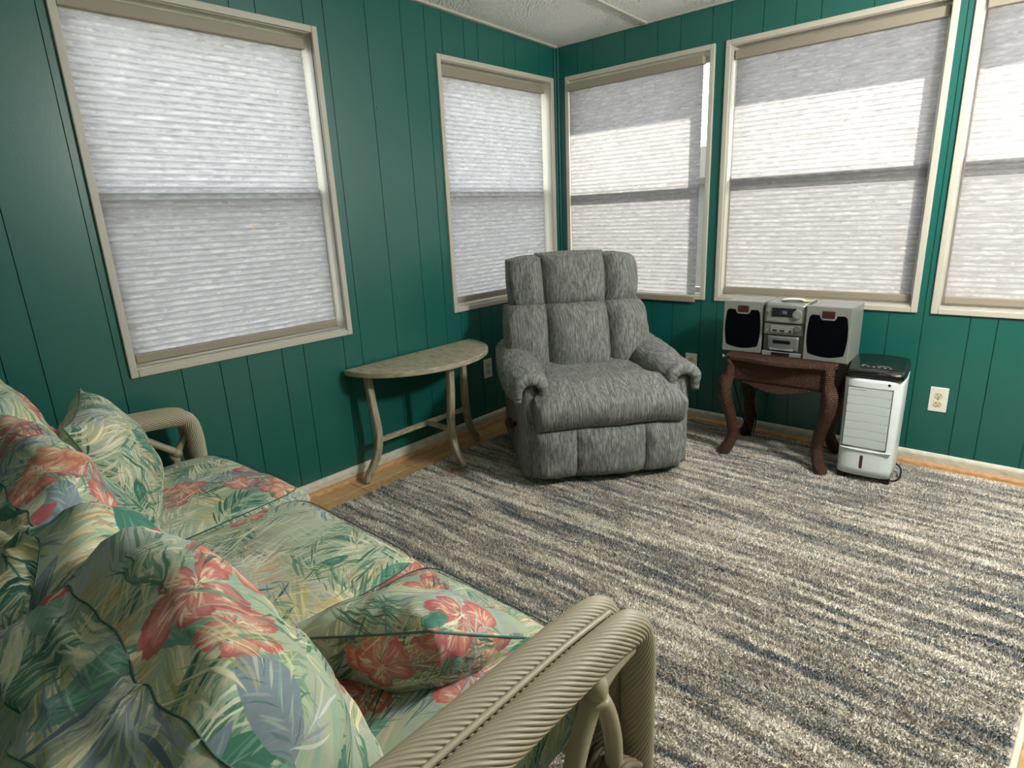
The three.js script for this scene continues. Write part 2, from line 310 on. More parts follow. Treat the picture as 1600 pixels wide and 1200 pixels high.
// windows: [centre along the wall, width, y0, y1] of the outer edge of the casing
const WY0 = 0.712, WY1 = 2.0;
const backWin = [[0.539, 0.934], [1.534, 0.946], [2.53, 0.946], [3.526, 0.946]];
const leftWin = [[2.11, 0.936], [0.51, 0.946]];                 // z of the centres
const CUT = 0.02;                                                // the casing laps the opening by this much
// planks: list of groove positions; the wall runs along s, the plank faces +n
function planks(parent, grooves, s1, wins, place, material) {
  for (let i = 0; i < grooves.length - 1; i++) {
    const a = grooves[i] + 0.0015, b = grooves[i + 1] - 0.0015, cuts = [a, b];
    for (const [c, w] of wins) for (const e of [c - w / 2 + CUT, c + w / 2 - CUT]) if (e > a && e < b) cuts.push(e);
    cuts.sort((p, q) => p - q);
    const gs = [];
    for (let k = 0; k < cuts.length - 1; k++) {
      const m = (cuts[k] + cuts[k + 1]) / 2, hit = wins.some(([c, w]) => Math.abs(m - c) < w / 2 - CUT);
      for (const [y0, y1] of hit ? [[0, WY0 + CUT], [WY1 - CUT, TOP]] : [[0, TOP]]) gs.push(place(cuts[k], cuts[k + 1], y0, y1, -0.006, 0));
    }
    mesh('plank', gs, material, parent);
  }
}
function backing(wins, s0, s1, place) {
  const edges = [s0, ...wins.flatMap(([c, w]) => [c - w / 2 + CUT, c + w / 2 - CUT]).sort((a, b) => a - b), s1], gs = [];
  for (let k = 0; k < edges.length - 1; k++) {
    if (k % 2 === 0) gs.push(place(edges[k], edges[k + 1], -0.25, TOP, -TH, -0.006));
    else { gs.push(place(edges[k], edges[k + 1], -0.25, WY0 + CUT, -TH, -0.006)); gs.push(place(edges[k], edges[k + 1], WY1 - CUT, TOP, -TH, -0.006)); }
  }
  return gs;
}
const leftPlace = (a, b, y0, y1, n0, n1) => box(n0, y0, a, n1, y1, b);
const backPlace = (a, b, y0, y1, n0, n1) => box(a, y0, n0, b, y1, n1);
const wallLeft = structure('wall_left', 'teal grooved panel wall with two shaded windows on the left', 'wall');
mesh('wall_backing', backing(leftWin, -TH, ZF, leftPlace), M.tealGroove, wallLeft);
{
  const pat = [0.375, 0.472, 0.675, 0.777, 0.93, 1.04, 1.185, 1.384], gl = [0];
  for (let k = -1; k < 4; k++) for (const p of pat) { const z = p + k * 1.221; if (z > 0.02 && z < ZF - 0.02) gl.push(z); }
  gl.push(ZF); planks(wallLeft, gl, ZF, leftWin, leftPlace, M.teal);
}
const wallBack = structure('wall_back', 'teal grooved panel wall with a row of sunlit shaded windows', 'wall');
mesh('wall_backing', backing(backWin, 0, XR + TH, backPlace), M.tealGroove, wallBack);
{
  const pat = [0.813, 0.984, 1.078, 1.235, 1.38, 1.49, 1.70, 1.90], gl = [0];
  for (let k = -1; k < 4; k++) for (const p of pat) { const x = p + k * 1.22; if (x > 0.02 && x < XR - 0.02) gl.push(x); }
  gl.push(XR); planks(wallBack, gl, XR, backWin, backPlace, M.teal);
}
// walls behind the camera, as the room goes on
const wallRight = structure('wall_right', 'teal wall on the right outside the view', 'wall');
mesh('wall_panel', [box(XR, -0.25, -TH, XR + TH, TOP, ZF)], M.teal, wallRight);
const wallFront = structure('wall_front', 'teal wall behind the camera', 'wall');
mesh('wall_panel', [box(-TH, -0.25, ZF, XR + TH, TOP, ZF + TH)], M.teal, wallFront);
// corner bead
const trim1 = structure('trim_1', 'teal corner moulding between the two panel walls', 'trim');
mesh('corner_moulding', [rbox(0, 0.06, 0, 0.026, CEIL + 0.02, 0.012, 0.004), rbox(0, 0.06, 0, 0.012, CEIL + 0.02, 0.026, 0.004)], M.teal, trim1);

// floor: tiles on a grout bed
const floor = structure('floor', 'tan ceramic tile floor along the walls around the rug', 'floor');
mesh('grout_bed', [box(-TH, -0.25, -TH, XR + TH, -0.003, ZF + TH)], M.grout, floor);
{
  const T = 0.305, g = 0.004;
  for (let i = 0; i * T < XR; i++) for (let j = 0; j * T < ZF; j++) {
    const x0 = i * T - 0.18, z0 = j * T - 0.06, x1 = Math.min(x0 + T - g, XR), z1 = Math.min(z0 + T - g, ZF);
    mesh('tile', rbox(Math.max(x0, 0), -0.012, Math.max(z0, 0), x1, 0, z1, 0.0025, 1), M.tile[Math.floor(rnd() * 3)], floor);
  }
}
// hung ceiling, a little higher towards the house: boards in a white grid
const ceiling = structure('ceiling', 'white textured ceiling boards in a narrow white grid', 'ceiling');
ceiling.position.set(0, CEIL, 0); ceiling.rotation.x = -Math.atan(SLOPE);
mesh('roof_deck', [box(-TH, 0.05, -TH, XR + TH, 0.14, ZF + 0.3)], M.ceil, ceiling);
{
  const W = 0.61, L = 1.219;
  for (let i = 0; i * W < XR; i++) for (let j = 0; j * L < ZF; j++) mesh('ceiling_board', box(i * W + 0.003, 0.004, j * L + 0.003, Math.min((i + 1) * W - 0.003, XR), 0.018, Math.min((j + 1) * L - 0.003, ZF + 0.1)), M.ceil, ceiling);
  for (let i = 1; i * W < XR; i++) mesh('grid_bar', rbox(i * W - 0.013, -0.006, 0, i * W + 0.013, 0.004, ZF + 0.1, 0.002, 1), M.white, ceiling);
  for (let j = 1; j * L < ZF; j++) for (let i = 0; i * W < XR; i++) mesh('grid_bar', rbox(i * W + 0.013, -0.005, j * L - 0.013, Math.min((i + 1) * W - 0.013, XR), 0.004, j * L + 0.013, 0.002, 1), M.white, ceiling);
  mesh('wall_angle', rbox(0, -0.008, 0, 0.022, 0.004, ZF, 0.002, 1), M.white, ceiling);
  mesh('wall_angle', rbox(0.022, -0.004, 0, XR, 0.004, 0.012, 0.002, 1), M.white, ceiling);
}
// globe pendant added out of view on the right to brighten the room
{
  const o = group('added_pendant', 'added white globe pendant lamp brightening the room, unseen right of the view', 'lamp', [LX, LY, LZ]), top = CEIL + SLOPE * LZ - LY - 0.004;
  mesh('globe', new THREE.SphereGeometry(0.13, 32, 20), std({ name: 'added_globe_glass', color: '#f4f2ea', roughness: 0.3, emissive: '#fff4e2', emissiveIntensity: 0.7 }), o);
  mesh('collar', new THREE.CylinderGeometry(0.05, 0.06, 0.04, 20).translate(0, 0.14, 0), M.silver, o);
  mesh('stem', new THREE.CylinderGeometry(0.008, 0.008, top - 0.15, 10).translate(0, 0.15 + (top - 0.15) / 2, 0), M.silver, o);
  mesh('canopy', new THREE.CylinderGeometry(0.055, 0.06, 0.025, 20).translate(0, top - 0.0125, 0), M.silver, o);
  const l = new THREE.PointLight(new THREE.Color(1.0, 0.985, 0.95), FILL_LAMP); l.name = 'added_fill_light'; l.castShadow = true; l.shadow.radius = 6; o.add(l);
}
// baseboards with a tan shoe moulding
function baseboard(name, label, len, turn, pos) {
  const b = structure(name, label, 'baseboard'); b.position.set(...pos); b.rotation.y = turn;
  const s = new THREE.Shape([[0, 0], [0.014, 0], [0.014, 0.048], [0.011, 0.056], [0.006, 0.062], [0, 0.064]].map((q) => new THREE.Vector2(...q)));
  mesh('board', uvMetres(new THREE.ExtrudeGeometry(s, { depth: len, bevelEnabled: false })), M.base, b);
  const q = new THREE.Shape(); q.moveTo(0.014, 0); q.lineTo(0.032, 0); q.quadraticCurveTo(0.032, 0.02, 0.014, 0.022); q.lineTo(0.014, 0);
  mesh('shoe_moulding', uvMetres(new THREE.ExtrudeGeometry(q, { depth: len, bevelEnabled: false, curveSegments: 5 })), M.quarter, b);
  return b;
}
baseboard('baseboard_left', 'worn white baseboard with tan shoe moulding below the left wall', ZF, 0, [0, 0, 0]);
{ const b = baseboard('baseboard_back', 'white baseboard with tan shoe moulding below the back wall', XR - 0.015, -Math.PI / 2, [XR, 0, 0]); b.scale.x = 1; }

// ---------------------------------------------------------------- windows and shades
// local axes: x to the right seen from inside, y up, z into the room
function makeWindow(n, label, pos, turn, w) {
  const o = structure('window_' + n, label, 'window'); o.position.set(...pos); o.rotation.y = turn;
  const h = WY1 - WY0, t = 0.026, W = w / 2;
  mesh('casing', rbox(-W, 0, -0.004, -W + t, h, 0.012, 0.004), M.white, o);
  mesh('casing', rbox(W - t, 0, -0.004, W, h, 0.012, 0.004), M.white, o);
  mesh('casing', rbox(-W + t, h - t, -0.004, W - t, h, 0.012, 0.004), M.white, o);
  mesh('casing', rbox(-W + t, 0, -0.004, W - t, t, 0.012, 0.004), M.white, o);
  const I = W - CUT, b = CUT, u = h - CUT, D = -TH - 0.012;
  mesh('jamb', box(-I, b, D, -I + 0.008, u, -0.004), M.white, o);
  mesh('jamb', box(I - 0.008, b, D, I, u, -0.004), M.white, o);
  mesh('jamb', box(-I + 0.008, u - 0.008, D, I - 0.008, u, -0.004), M.white, o);
  mesh('sill', box(-I + 0.008, b, D, I - 0.008, b + 0.012, -0.004), M.white, o);
  const i = I - 0.008, lo = b + 0.012, hi = u - 0.008, mid = 1.352 - WY0;
  const sash = (name, y0, y1, z) => {
    const f = mesh(name, [box(-i, y0, z - 0.011, -i + 0.026, y1, z + 0.011), box(i - 0.026, y0, z - 0.011, i, y1, z + 0.011), box(-i + 0.026, y1 - 0.028, z - 0.011, i - 0.026, y1, z + 0.011), box(-i + 0.026, y0, z - 0.011, i - 0.026, y0 + 0.028, z + 0.011)], M.alu, o);
    mesh('pane', box(-i + 0.02, y0 + 0.02, z - 0.001, i - 0.02, y1 - 0.02, z + 0.001), M.glass, f);
  };
  sash('upper_sash', mid - 0.016, hi, -0.118);
  sash('lower_sash', lo, mid + 0.016, -0.092);
  mesh('insect_screen', box(-i + 0.01, lo, -0.1325, i - 0.01, mid, -0.132), M.screen, o);
  return o;
}
function makeShade(label, pos, turn, w, { z = -0.045, drop = 0, left = 0.012, right = 0.012 } = {}) {
  const o = group('cellular_shade', label, 'window shade', pos, turn, 'cellular shades in the windows');
  const h = WY1 - WY0, I = w / 2 - CUT - 0.008, x0 = -I + left, x1 = I - right, top = h - CUT - 0.024, foot = CUT + 0.022 - drop, ht = 0.042, hb = 0.034;
  mesh('head_rail', rbox(x0 - 0.004, top - ht, z - 0.02, x1 + 0.004, top, z + 0.022, 0.004), M.rail, o);
  mesh('bottom_rail', rbox(x0, foot, z - 0.014, x1, foot + hb, z + 0.014, 0.005), M.rail, o);
  // pleated cloth
  const y0 = foot + hb - 0.002, y1 = top - ht + 0.002, n = Math.round((y1 - y0) / 0.0225), p = (y1 - y0) / n, pos3 = [], uv = [], idx = [], K = 6;
  for (let k = 0; k <= n * K; k++) {
    const f = (k % K) / K, y = y0 + (k / K) * p, b = 0.005 * Math.pow(Math.abs(Math.sin(f * Math.PI)), 0.8);
    for (const x of [x0, x1]) { pos3.push(x, y, z - 0.004 + b); uv.push(x + pos[0] * 0.7 + pos[2] * 0.4 + 3, y); }
  }
  for (let k = 0; k < n * K; k++) idx.push(k * 2, k * 2 + 1, k * 2 + 2, k * 2 + 1, k * 2 + 3, k * 2 + 2);
  const g = new THREE.BufferGeometry(); g.setAttribute('position', new THREE.Float32BufferAttribute(pos3, 3)); g.setAttribute('uv', new THREE.Float32BufferAttribute(uv, 2)); g.setIndex(idx); g.computeVertexNormals();
  mesh('pleated_cloth', g, M.shade, o);
  return o;
}
leftWin.forEach(([c, w], k) => makeWindow(k + 1, ['large left-hand window over the sofa in a cream casing', 'window on the left wall next to the room corner'][k], [0, WY0, c], Math.PI / 2, w));
backWin.forEach(([c, w], k) => makeWindow(k + 3, ['back wall window behind the recliner next to the corner', 'back wall window above the stereo', 'back wall window cut off by the right edge of the photo', 'next window along the back wall outside the view'][k], [c, WY0, 0], 0, w));
const sh1 = makeShade('white pleated shade in the large window above the floral sofa', [0, WY0, leftWin[0][0]], Math.PI / 2, leftWin[0][1], { right: 0.022 });
mesh('stain', new THREE.CircleGeometry(0.006, 8).scale(1.8, 0.5, 1).translate(-0.05 + 0.14, 0.50, -0.034), std({ name: 'orange_stain', color: '#c9924e', roughness: 0.9 }), sh1);
makeShade('white pleated shade in the left wall window beside the corner', [0, WY0, leftWin[1][0]], Math.PI / 2, leftWin[1][1], { right: 0.03 });
makeShade('half sunlit pleated shade behind the recliner, its rail hanging below the casing', [backWin[0][0], WY0, 0], 0, backWin[0][1], { z: 0.005, drop: 0.058, right: 0.03, left: 0.004 });
makeShade('half sunlit pleated shade in the window above the stereo', [backWin[1][0], WY0, 0], 0, backWin[1][1], { left: 0.012 });
makeShade('half sunlit pleated shade cut off by the right edge of the photo', [backWin[2][0], WY0, 0], 0, backWin[2][1]);
makeShade('pleated shade in the last window of the back wall outside the view', [backWin[3][0], WY0, 0], 0, backWin[3][1]);

// ---------------------------------------------------------------- outside: eave, ground, an added white house and fence
const eave = structure('eave', 'roof overhang shading the upper half of the back windows', 'roof');
mesh('eave_slab', box(-0.4, 2.26, -1.0, XR + 0.9, 2.35, -TH), M.alu, eave);
const ground = structure('ground', 'sandy lawn outside the windows', 'ground');
mesh('lawn', box(-40, -0.9, -40, 40, -0.6, 40), std({ name: 'dry_lawn', color: '#777a62', roughness: 1 }), ground);
const house = group('added_house', 'added white sided house, unseen, bouncing sunlight at the left windows', 'house', [-7, -0.6, 1.5]);  // unseen house, added so its sunlit wall brightens the left shades
mesh('siding', box(-3, 0, -7, 0, 2.5, 7), std({ name: 'white_siding', color: '#d6d2c8', roughness: 0.7 }), house);
mesh('roof', (() => { const s = new THREE.Shape([new THREE.Vector2(0.4, 2.5), new THREE.Vector2(-1.5, 3.3), new THREE.Vector2(-3.4, 2.5)]); return new THREE.ExtrudeGeometry(s, { depth: 14.6, bevelEnabled: false }).translate(0, 0, -7.3); })(), std({ name: 'grey_roof', color: '#8c8a86', roughness: 0.9 }), house);

const fence = structure('added_fence', 'added dark board fence, unseen, cutting low sky light at the back windows', 'fence');  // unseen fence, added to block low sky light on the back shades
for (let k = 0; k < 60; k++) mesh('fence_board', box(-3 + k * 0.15, -0.6, -1.93, -3 + k * 0.15 + 0.14, 1.7, -1.9), M.fence, fence);
mesh('fence_rail', [box(-3, 1.4, -1.9, 6, 1.49, -1.86), box(-3, -0.2, -1.9, 6, -0.11, -1.86)], M.fence, fence);

// ---------------------------------------------------------------- rug
const RC = [[0.215, 0.045], [2.655, 0.075], [2.405, 3.2], [0.205, 3.2]];   // corners: back left, back right, front right, front left
const rugXZ = (u, v) => [lerp(lerp(RC[0][0], RC[1][0], u), lerp(RC[3][0], RC[2][0], u), v), lerp(lerp(RC[0][1], RC[1][1], u), lerp(RC[3][1], RC[2][1], u), v)];
const RCOL = { cream: new THREE.Color('#f4eee2'), sand: new THREE.Color('#dcd3c6'), taupe: new THREE.Color('#b6aca0'), grey: new THREE.Color('#979793'), slate: new THREE.Color('#76828a'), char: new THREE.Color('#5b6064'), rust: new THREE.Color('#96623f') };
function rugColor(x, z, out) {
  const w = z + 0.012 * noise2(x * 1.3, z * 3) + 0.006 * noise2(x * 6, z * 9) + 0.0025 * noise2(x * 30, z * 30);
  const fine = noise2(x * 1.3 + 3, w * 58), mid = noise2(x * 0.7 + 9, w * 22), big = noise2(x * 0.9 - 4, w * 4), thin = noise2(x * 3.2, w * 125), blot = noise2(x * 3.5 + 20, w * 18), speck = noise2(x * 60, w * 110);
  let t = 0.56 + 0.26 * fine + 0.20 * mid + 0.20 * thin + 0.16 * blot + 0.10 * speck;
  const edge = smooth(x, 0.1, 1.3);                              // the weave grows denser in stripes towards the left end
  t = 0.565 + (t - 0.56) * lerp(1.2, 1.05, edge) + 0.1 * big;
  const pal = [RCOL.char, RCOL.slate, RCOL.grey, RCOL.taupe, RCOL.sand, RCOL.cream, RCOL.cream], k = clamp(t, 0, 0.999) * (pal.length - 1), i = Math.floor(k);
  out.copy(pal[i]).lerp(pal[i + 1], k - i);
  if (blot > 0.45 && mid < 0.1) out.lerp(RCOL.slate, 0.4);
  const d = Math.hypot((x - 0.36) / 0.10, (z - 1.38) / 0.055) + 0.5 * noise2(x * 30, z * 30);
  if (d < 1) out.lerp(RCOL.rust, (1 - d) * 0.9);
  return out;
}
const rug = group('area_rug', 'large shaggy rug striped in cream, taupe, grey and slate', 'rug');
{
  const N = 1024, d = new Uint8Array(N * N * 4), c = new THREE.Color();
  for (let y = 0; y < N; y++) for (let x = 0; x < N; x++) { const [X, Z] = rugXZ((x + 0.5) / N, (y + 0.5) / N); rugColor(X, Z, c).convertLinearToSRGB(); const i = (y * N + x) * 4; d[i] = c.r * 235; d[i + 1] = c.g * 235; d[i + 2] = c.b * 235; d[i + 3] = 255; }
  const t = new THREE.DataTexture(d, N, N); t.magFilter = THREE.LinearFilter; t.colorSpace = THREE.SRGBColorSpace; t.needsUpdate = true;
  const pos = [], uv = [], idx = [], K = 40, H = 0.008;
  for (let j = 0; j <= K; j++) for (let i = 0; i <= K; i++) { const [x, z] = rugXZ(i / K, j / K); pos.push(x, H, z); uv.push(i / K, j / K); }
  for (let j = 0; j < K; j++) for (let i = 0; i < K; i++) { const a = j * (K + 1) + i; idx.push(a, a + K + 1, a + 1, a + 1, a + K + 1, a + K + 2); }
  const rim = []; for (let i = 0; i <= K; i++) rim.push([i / K, 0]); for (let i = 1; i <= K; i++) rim.push([1, i / K]); for (let i = K - 1; i >= 0; i--) rim.push([i / K, 1]); for (let i = K - 1; i > 0; i--) rim.push([0, i / K]);
  const b0 = pos.length / 3; for (const [u, v] of rim) { const [x, z] = rugXZ(u, v); pos.push(x, H, z, x, 0.0005, z); uv.push(u, v, u, v); }
  for (let k = 0; k < rim.length; k++) { const a = b0 + k * 2, b = b0 + ((k + 1) % rim.length) * 2; idx.push(a, b, a + 1, b, b + 1, a + 1); }
  const g = new THREE.BufferGeometry(); g.setAttribute('position', new THREE.Float32BufferAttribute(pos, 3)); g.setAttribute('uv', new THREE.Float32BufferAttribute(uv, 2)); g.setIndex(idx); g.computeVertexNormals();
  mesh('backing', g, std({ name: 'rug_weave', map: t, roughness: 1 }), rug);
  mesh('binding', tube([[2.655, 0.007, 0.075], [2.53, 0.007, 1.66], [2.405, 0.007, 3.2]], 0.0075, 60, 8).scale(1, 1, 1), std({ name: 'cream_binding', color: '#e6dcc2', roughness: 0.9 }), rug);
  // pile: small bent tufts
  const tp = [], ti = [], rad = [0.0026, 0.0022, 0.0004], hh = [0, 0.007, 0.013], off = [0, 0.001, 0.005];
  for (let k = 0; k < 3; k++) for (let j = 0; j < 3; j++) { const a = j / 3 * Math.PI * 2; tp.push(Math.cos(a) * rad[k] + off[k], hh[k], Math.sin(a) * rad[k]); }
  for (let k = 0; k < 2; k++) for (let j = 0; j < 3; j++) { const a = k * 3 + j, b = k * 3 + (j + 1) % 3; ti.push(a, a + 3, b, b, a + 3, b + 3); }
  const tg = new THREE.BufferGeometry(); tg.setAttribute('position', new THREE.Float32BufferAttribute(tp, 3)); tg.setIndex(ti); tg.computeVertexNormals();
  const spots = [];
  const step = 0.0042;
  for (let z = 0.04; z < 3.19; z += step) for (let x = 0.2; x < 3.05; x += step) {
    const X = x + rr(-0.5, 0.5) * step, Z = z + rr(-0.5, 0.5) * step;
    if (Z > 2.5 && X < 2.0 || Z > 2.75) continue;
    const back = lerp(RC[0][1], RC[1][1], (X - 0.21) / 2.44) + 0.004, end = lerp(RC[1][0], RC[2][0], (Z - 0.12) / 3.08) - 0.012;
    if (Z < back || X < 0.214 || X > end) continue;
    spots.push(X, Z);
  }
  const im = shadows(new THREE.InstancedMesh(tg, std({ name: 'rug_yarn', roughness: 1 }), spots.length / 2)), m = new THREE.Matrix4(), q = new THREE.Quaternion(), e = new THREE.Euler(), s = V(), p = V();
  for (let k = 0; k < spots.length / 2; k++) {
    const x = spots[2 * k], z = spots[2 * k + 1], lie = 0.8 * noise2(x * 14, z * 14);
    e.set(rr(-0.5, 0.5) + lie * 0.5, rr(0, 6.3), rr(-0.5, 0.5)); q.setFromEuler(e); const h = rr(0.65, 1.15) * (1 + 0.2 * noise2(x * 25, z * 40)); s.set(rr(0.8, 1.3), h, rr(0.8, 1.3)); p.set(x, 0.004, z);
    im.setMatrixAt(k, m.compose(p, q, s));
    const j = rr(0.78, 1.2); rugColor(x + rr(-1, 1) * 0.01, z + rr(-1, 1) * 0.0035, c).multiplyScalar(j); im.setColorAt(k, c);
  }
  im.name = 'pile'; im.userData.kind = 'stuff'; rug.add(im);
}

// ---------------------------------------------------------------- recliner
// local: x to the right seen from the front... z to the front
const rec = group('recliner', 'grey chenille recliner armchair with a channelled back and closed footrest', 'recliner', [0.745, 0.012, 0.775], THREE.MathUtils.degToRad(48.5));
{
  // a stuffed segment: box with a crowned front whose edges roll in, gathered along the seams
  const seg = (w, h, d, o = {}) => {
    const { nx = 30, ny = 30, edge = 0.30, gather = 0.0035, round = 0.07, k = rr(0, 50), wrinkle = 0.006, py0 = 3.4 } = o;
    return bent(w, h, d, nx, ny, 8, (x, y, z) => {
      const ex = 1 - Math.pow(Math.abs(x), 3.4), ey = 1 - Math.pow(Math.abs(y), py0), c = Math.sqrt(Math.max(ex * ey, 0));
      const m = Math.max(Math.abs(x), Math.abs(y)), nearX = smooth(Math.abs(x), 0.55, 0.95), nearY = smooth(Math.abs(y), 0.6, 0.95);
      const gx = nearX * Math.sin(y * h * 95 + 4 * noise2(k, y * 5)) * (0.5 + 0.5 * noise2(k + 9, y * 4)) + nearY * 0.7 * Math.sin(x * w * 95 + 4 * noise2(k + 4, x * 5)) * (0.5 + 0.5 * noise2(k + 2, x * 4));
      let px = x * Math.sqrt(1 - round * y * y) * w / 2, py = y * Math.sqrt(1 - round * x * x) * h / 2;
      let pz = -d / 2 + (z + 1) / 2 * d * (edge + (1 - edge) * c);
      const side = 1 - z * z; px += Math.sign(x) * Math.pow(Math.abs(x), 8) * side * 0.012; py += Math.sign(y) * Math.pow(Math.abs(y), 8) * side * 0.012;
      if (z < 0) { px *= 1 - 0.16 * z * z; py *= 1 - 0.16 * z * z; }
      if (z > 0.5) pz += z * (gather * gx * (1 - Math.pow(m, 30)) + wrinkle * noise3(px * 8 + k, py * 8, k));
      return V(px, py, pz);
    }, k, k * 0.7);
  };
  const put = (g, x, y, z, ry = 0, rx = 0, rz = 0) => g.rotateZ(rz).rotateX(rx).rotateY(ry).translate(x, y, z);
  const back = new THREE.Group(); back.name = 'backrest'; back.position.set(-0.015, 0.40, -0.10); back.rotation.x = -0.27; rec.add(back);
  // head roll: three channels over three lower ones
  mesh('head_cushion', put(seg(0.362, 0.305, 0.22, { round: 0.07 }), 0.0, 0.487, -0.02, 0, 0.06), M.chenille, back);
  mesh('head_cushion', put(seg(0.205, 0.30, 0.20, { round: 0.16 }), -0.250, 0.478, -0.036, -0.26, 0.06, 0.02), M.chenille, back);
  mesh('head_cushion', put(seg(0.205, 0.30, 0.20, { round: 0.16 }), 0.250, 0.478, -0.036, 0.26, 0.06, -0.02), M.chenille, back);
  mesh('lumbar_cushion', put(seg(0.352, 0.41, 0.23, { round: 0.03 }), 0.0, 0.175, 0.0, 0, 0), M.chenille, back);
  mesh('lumbar_cushion', put(seg(0.245, 0.40, 0.21, { round: 0.09 }), -0.268, 0.185, -0.018, -0.24, 0, -0.02), M.chenille, back);
  mesh('lumbar_cushion', put(seg(0.245, 0.40, 0.21, { round: 0.09 }), 0.268, 0.185, -0.018, 0.24, 0, 0.02), M.chenille, back);
  mesh('back_shell', bent(0.66, 0.62, 0.10, 12, 12, 4, (x, y, z) => V(x * 0.325 * Math.sqrt(1 - 0.1 * y * y), 0.30 + y * 0.30 * Math.sqrt(1 - 0.14 * x * x), -0.125 + z * 0.05 * (1 - 0.3 * x * x))), M.chenille, back);
  // seat with a rolled front
  mesh('seat_cushion', bent(0.70, 0.22, 0.64, 34, 14, 34, (x, y, z) => {
    const front = smooth(z, 0.0, 0.8), half = lerp(0.285, 0.345, smooth(z, 0.40, 0.62)), ex = 1 - Math.pow(Math.abs(x), 5);
    const px = x * half * Math.sqrt(1 - 0.07 * z * z), bulge = z > 0 ? Math.sqrt(1 - 0.42 * Math.pow(Math.abs(y), 2.4)) : 1, zz = z * bulge;
    const lift = Math.sqrt(Math.max(1 - 0.55 * Math.pow(Math.max(z, 0), 5), 0.05));
    const yy = y > 0 ? 0.03 + y * (0.055 + 0.035 * Math.sqrt(ex)) * lift + 0.022 * front * Math.sqrt(ex) * y * lift : 0.03 + y * lerp(0.07, 0.115, front) * lerp(1, 0.92, z > 0 ? z * z : 0);
    const g = smooth(Math.abs(x), 0.75, 0.97) * Math.sin(z * 30 + 3 * noise2(z * 4, 1)) * 0.003 + 0.006 * noise3(px * 6, yy * 6, zz * 3 + 2);
    return V(px, 0.345 + yy + g, 0.125 + zz * 0.35);
  }, 3.1, 1.7), M.chenille, rec);
  // footrest: three channels, folded down under the seat
  const fr = new THREE.Group(); fr.name = 'footrest'; fr.position.set(0, 0.158, 0.385); fr.rotation.x = 0.05; rec.add(fr);
  mesh('footrest_cushion', put(seg(0.345, 0.25, 0.135, { edge: 0.5, round: 0.02 }), 0, 0, 0.0), M.chenille, fr);
  mesh('footrest_cushion', put(seg(0.20, 0.25, 0.125, { edge: 0.5, round: 0.06 }), -0.248, 0, -0.004, -0.08), M.chenille, fr);
  mesh('footrest_cushion', put(seg(0.20, 0.25, 0.125, { edge: 0.5, round: 0.06 }), 0.248, 0, -0.004, 0.08), M.chenille, fr);
  for (const s of [-1, 1]) {
    const arm = new THREE.Group(); arm.name = 'arm'; arm.position.set(s * 0.352, 0, 0); rec.add(arm);
    mesh('side_panel', bent(0.092, 0.44, 0.74, 8, 16, 20, (x, y, z) => V(x * 0.046 * Math.sqrt(1 - 0.25 * z ** 8), 0.255 + y * 0.215 + 0.012 * (1 - x * x) * (y > 0 ? y : 0), -0.02 + z * 0.372 * Math.sqrt(1 - 0.12 * x * x)), 1.2 * s, 0.4), M.chenille, arm);
    // padded arm top: a plump saddle over the panel, higher towards the back, with flaps down both sides
    mesh('arm_pad', bent(0.19, 0.15, 0.72, 22, 14, 36, (x, y, z) => {
      const rise = 0.5 - 0.5 * z, ax = Math.abs(x), arc = ax * 1.75, W = 0.083 + 0.012 * Math.sin((z + 1) * 1.5), T = lerp(0.030, 0.052, (y + 1) / 2) + 0.022;
      // bend the slab over a half-round former
      const a = Math.min(arc, 1.45), rr3 = W * 0.62 + (y + 1) / 2 * (0.035 + 0.012 * (1 - z * z)), ends = 1 - 0.22 * Math.pow(Math.abs(z), 10);
      let px = Math.sign(x) * Math.sin(a) * rr3, py = Math.cos(a) * rr3 * 0.8 - Math.max(arc - 1.45, 0) * 0.18;
      const n = 0.005 * noise3(x * 2 + s * 3, y * 1.5, z * 4) + 0.003 * Math.sin(x * 16 + 5 * noise2(x, z * 3)) * smooth(z, 0.55, 0.9);
      return V(px * ends + n * 0.6 * Math.sign(x), 0.452 + 0.05 * rise * rise + py * ends + n, 0.005 + z * 0.365);
    }, 2.2 + s, 0.9), M.chenille, arm);
    // collar round the front of the arm
    const U = []; for (let q = 0; q <= 16; q++) { const a = -0.25 + (Math.PI + 0.5) * q / 16; U.push([Math.cos(a) * 0.058, 0.455 + Math.sin(a) * 0.052, 0.362]); }
    U.unshift([0.060, 0.405, 0.356]); U.push([-0.060, 0.405, 0.356]);
    const cg = sweep(U, [[0.017, 0.022], [0.026, 0.03], [0.028, 0.031], [0.028, 0.031], [0.026, 0.03], [0.017, 0.022]], 60, 14, 2.3, V(0, 0, 1));
    const cp = cg.attributes.position; for (let q = 0; q < cp.count; q++) { const f = 1 + 0.05 * Math.sin(q / 14 * 1.6 + 3 * noise2(q * 0.02, s)); cp.setZ(q, 0.362 + (cp.getZ(q) - 0.362) * f); }
    cg.computeVertexNormals(); mesh('arm_collar', cg, M.chenille, arm);
  }
  mesh('base', [rbox(-0.28, 0.0, -0.30, 0.28, 0.05, 0.30, 0.01), box(-0.30, 0.05, -0.34, 0.30, 0.30, 0.32)], M.black, rec);
  const lever = mesh('lever', [rod([-0.39, 0.235, 0.16], [-0.425, 0.235, 0.16], 0.012), new THREE.CylinderGeometry(0.014, 0.022, 0.13, 12).rotateX(Math.PI / 2).translate(-0.43, 0.237, 0.20)], M.oak, rec);
  lever.userData.label = 'brown wooden recline lever';
}

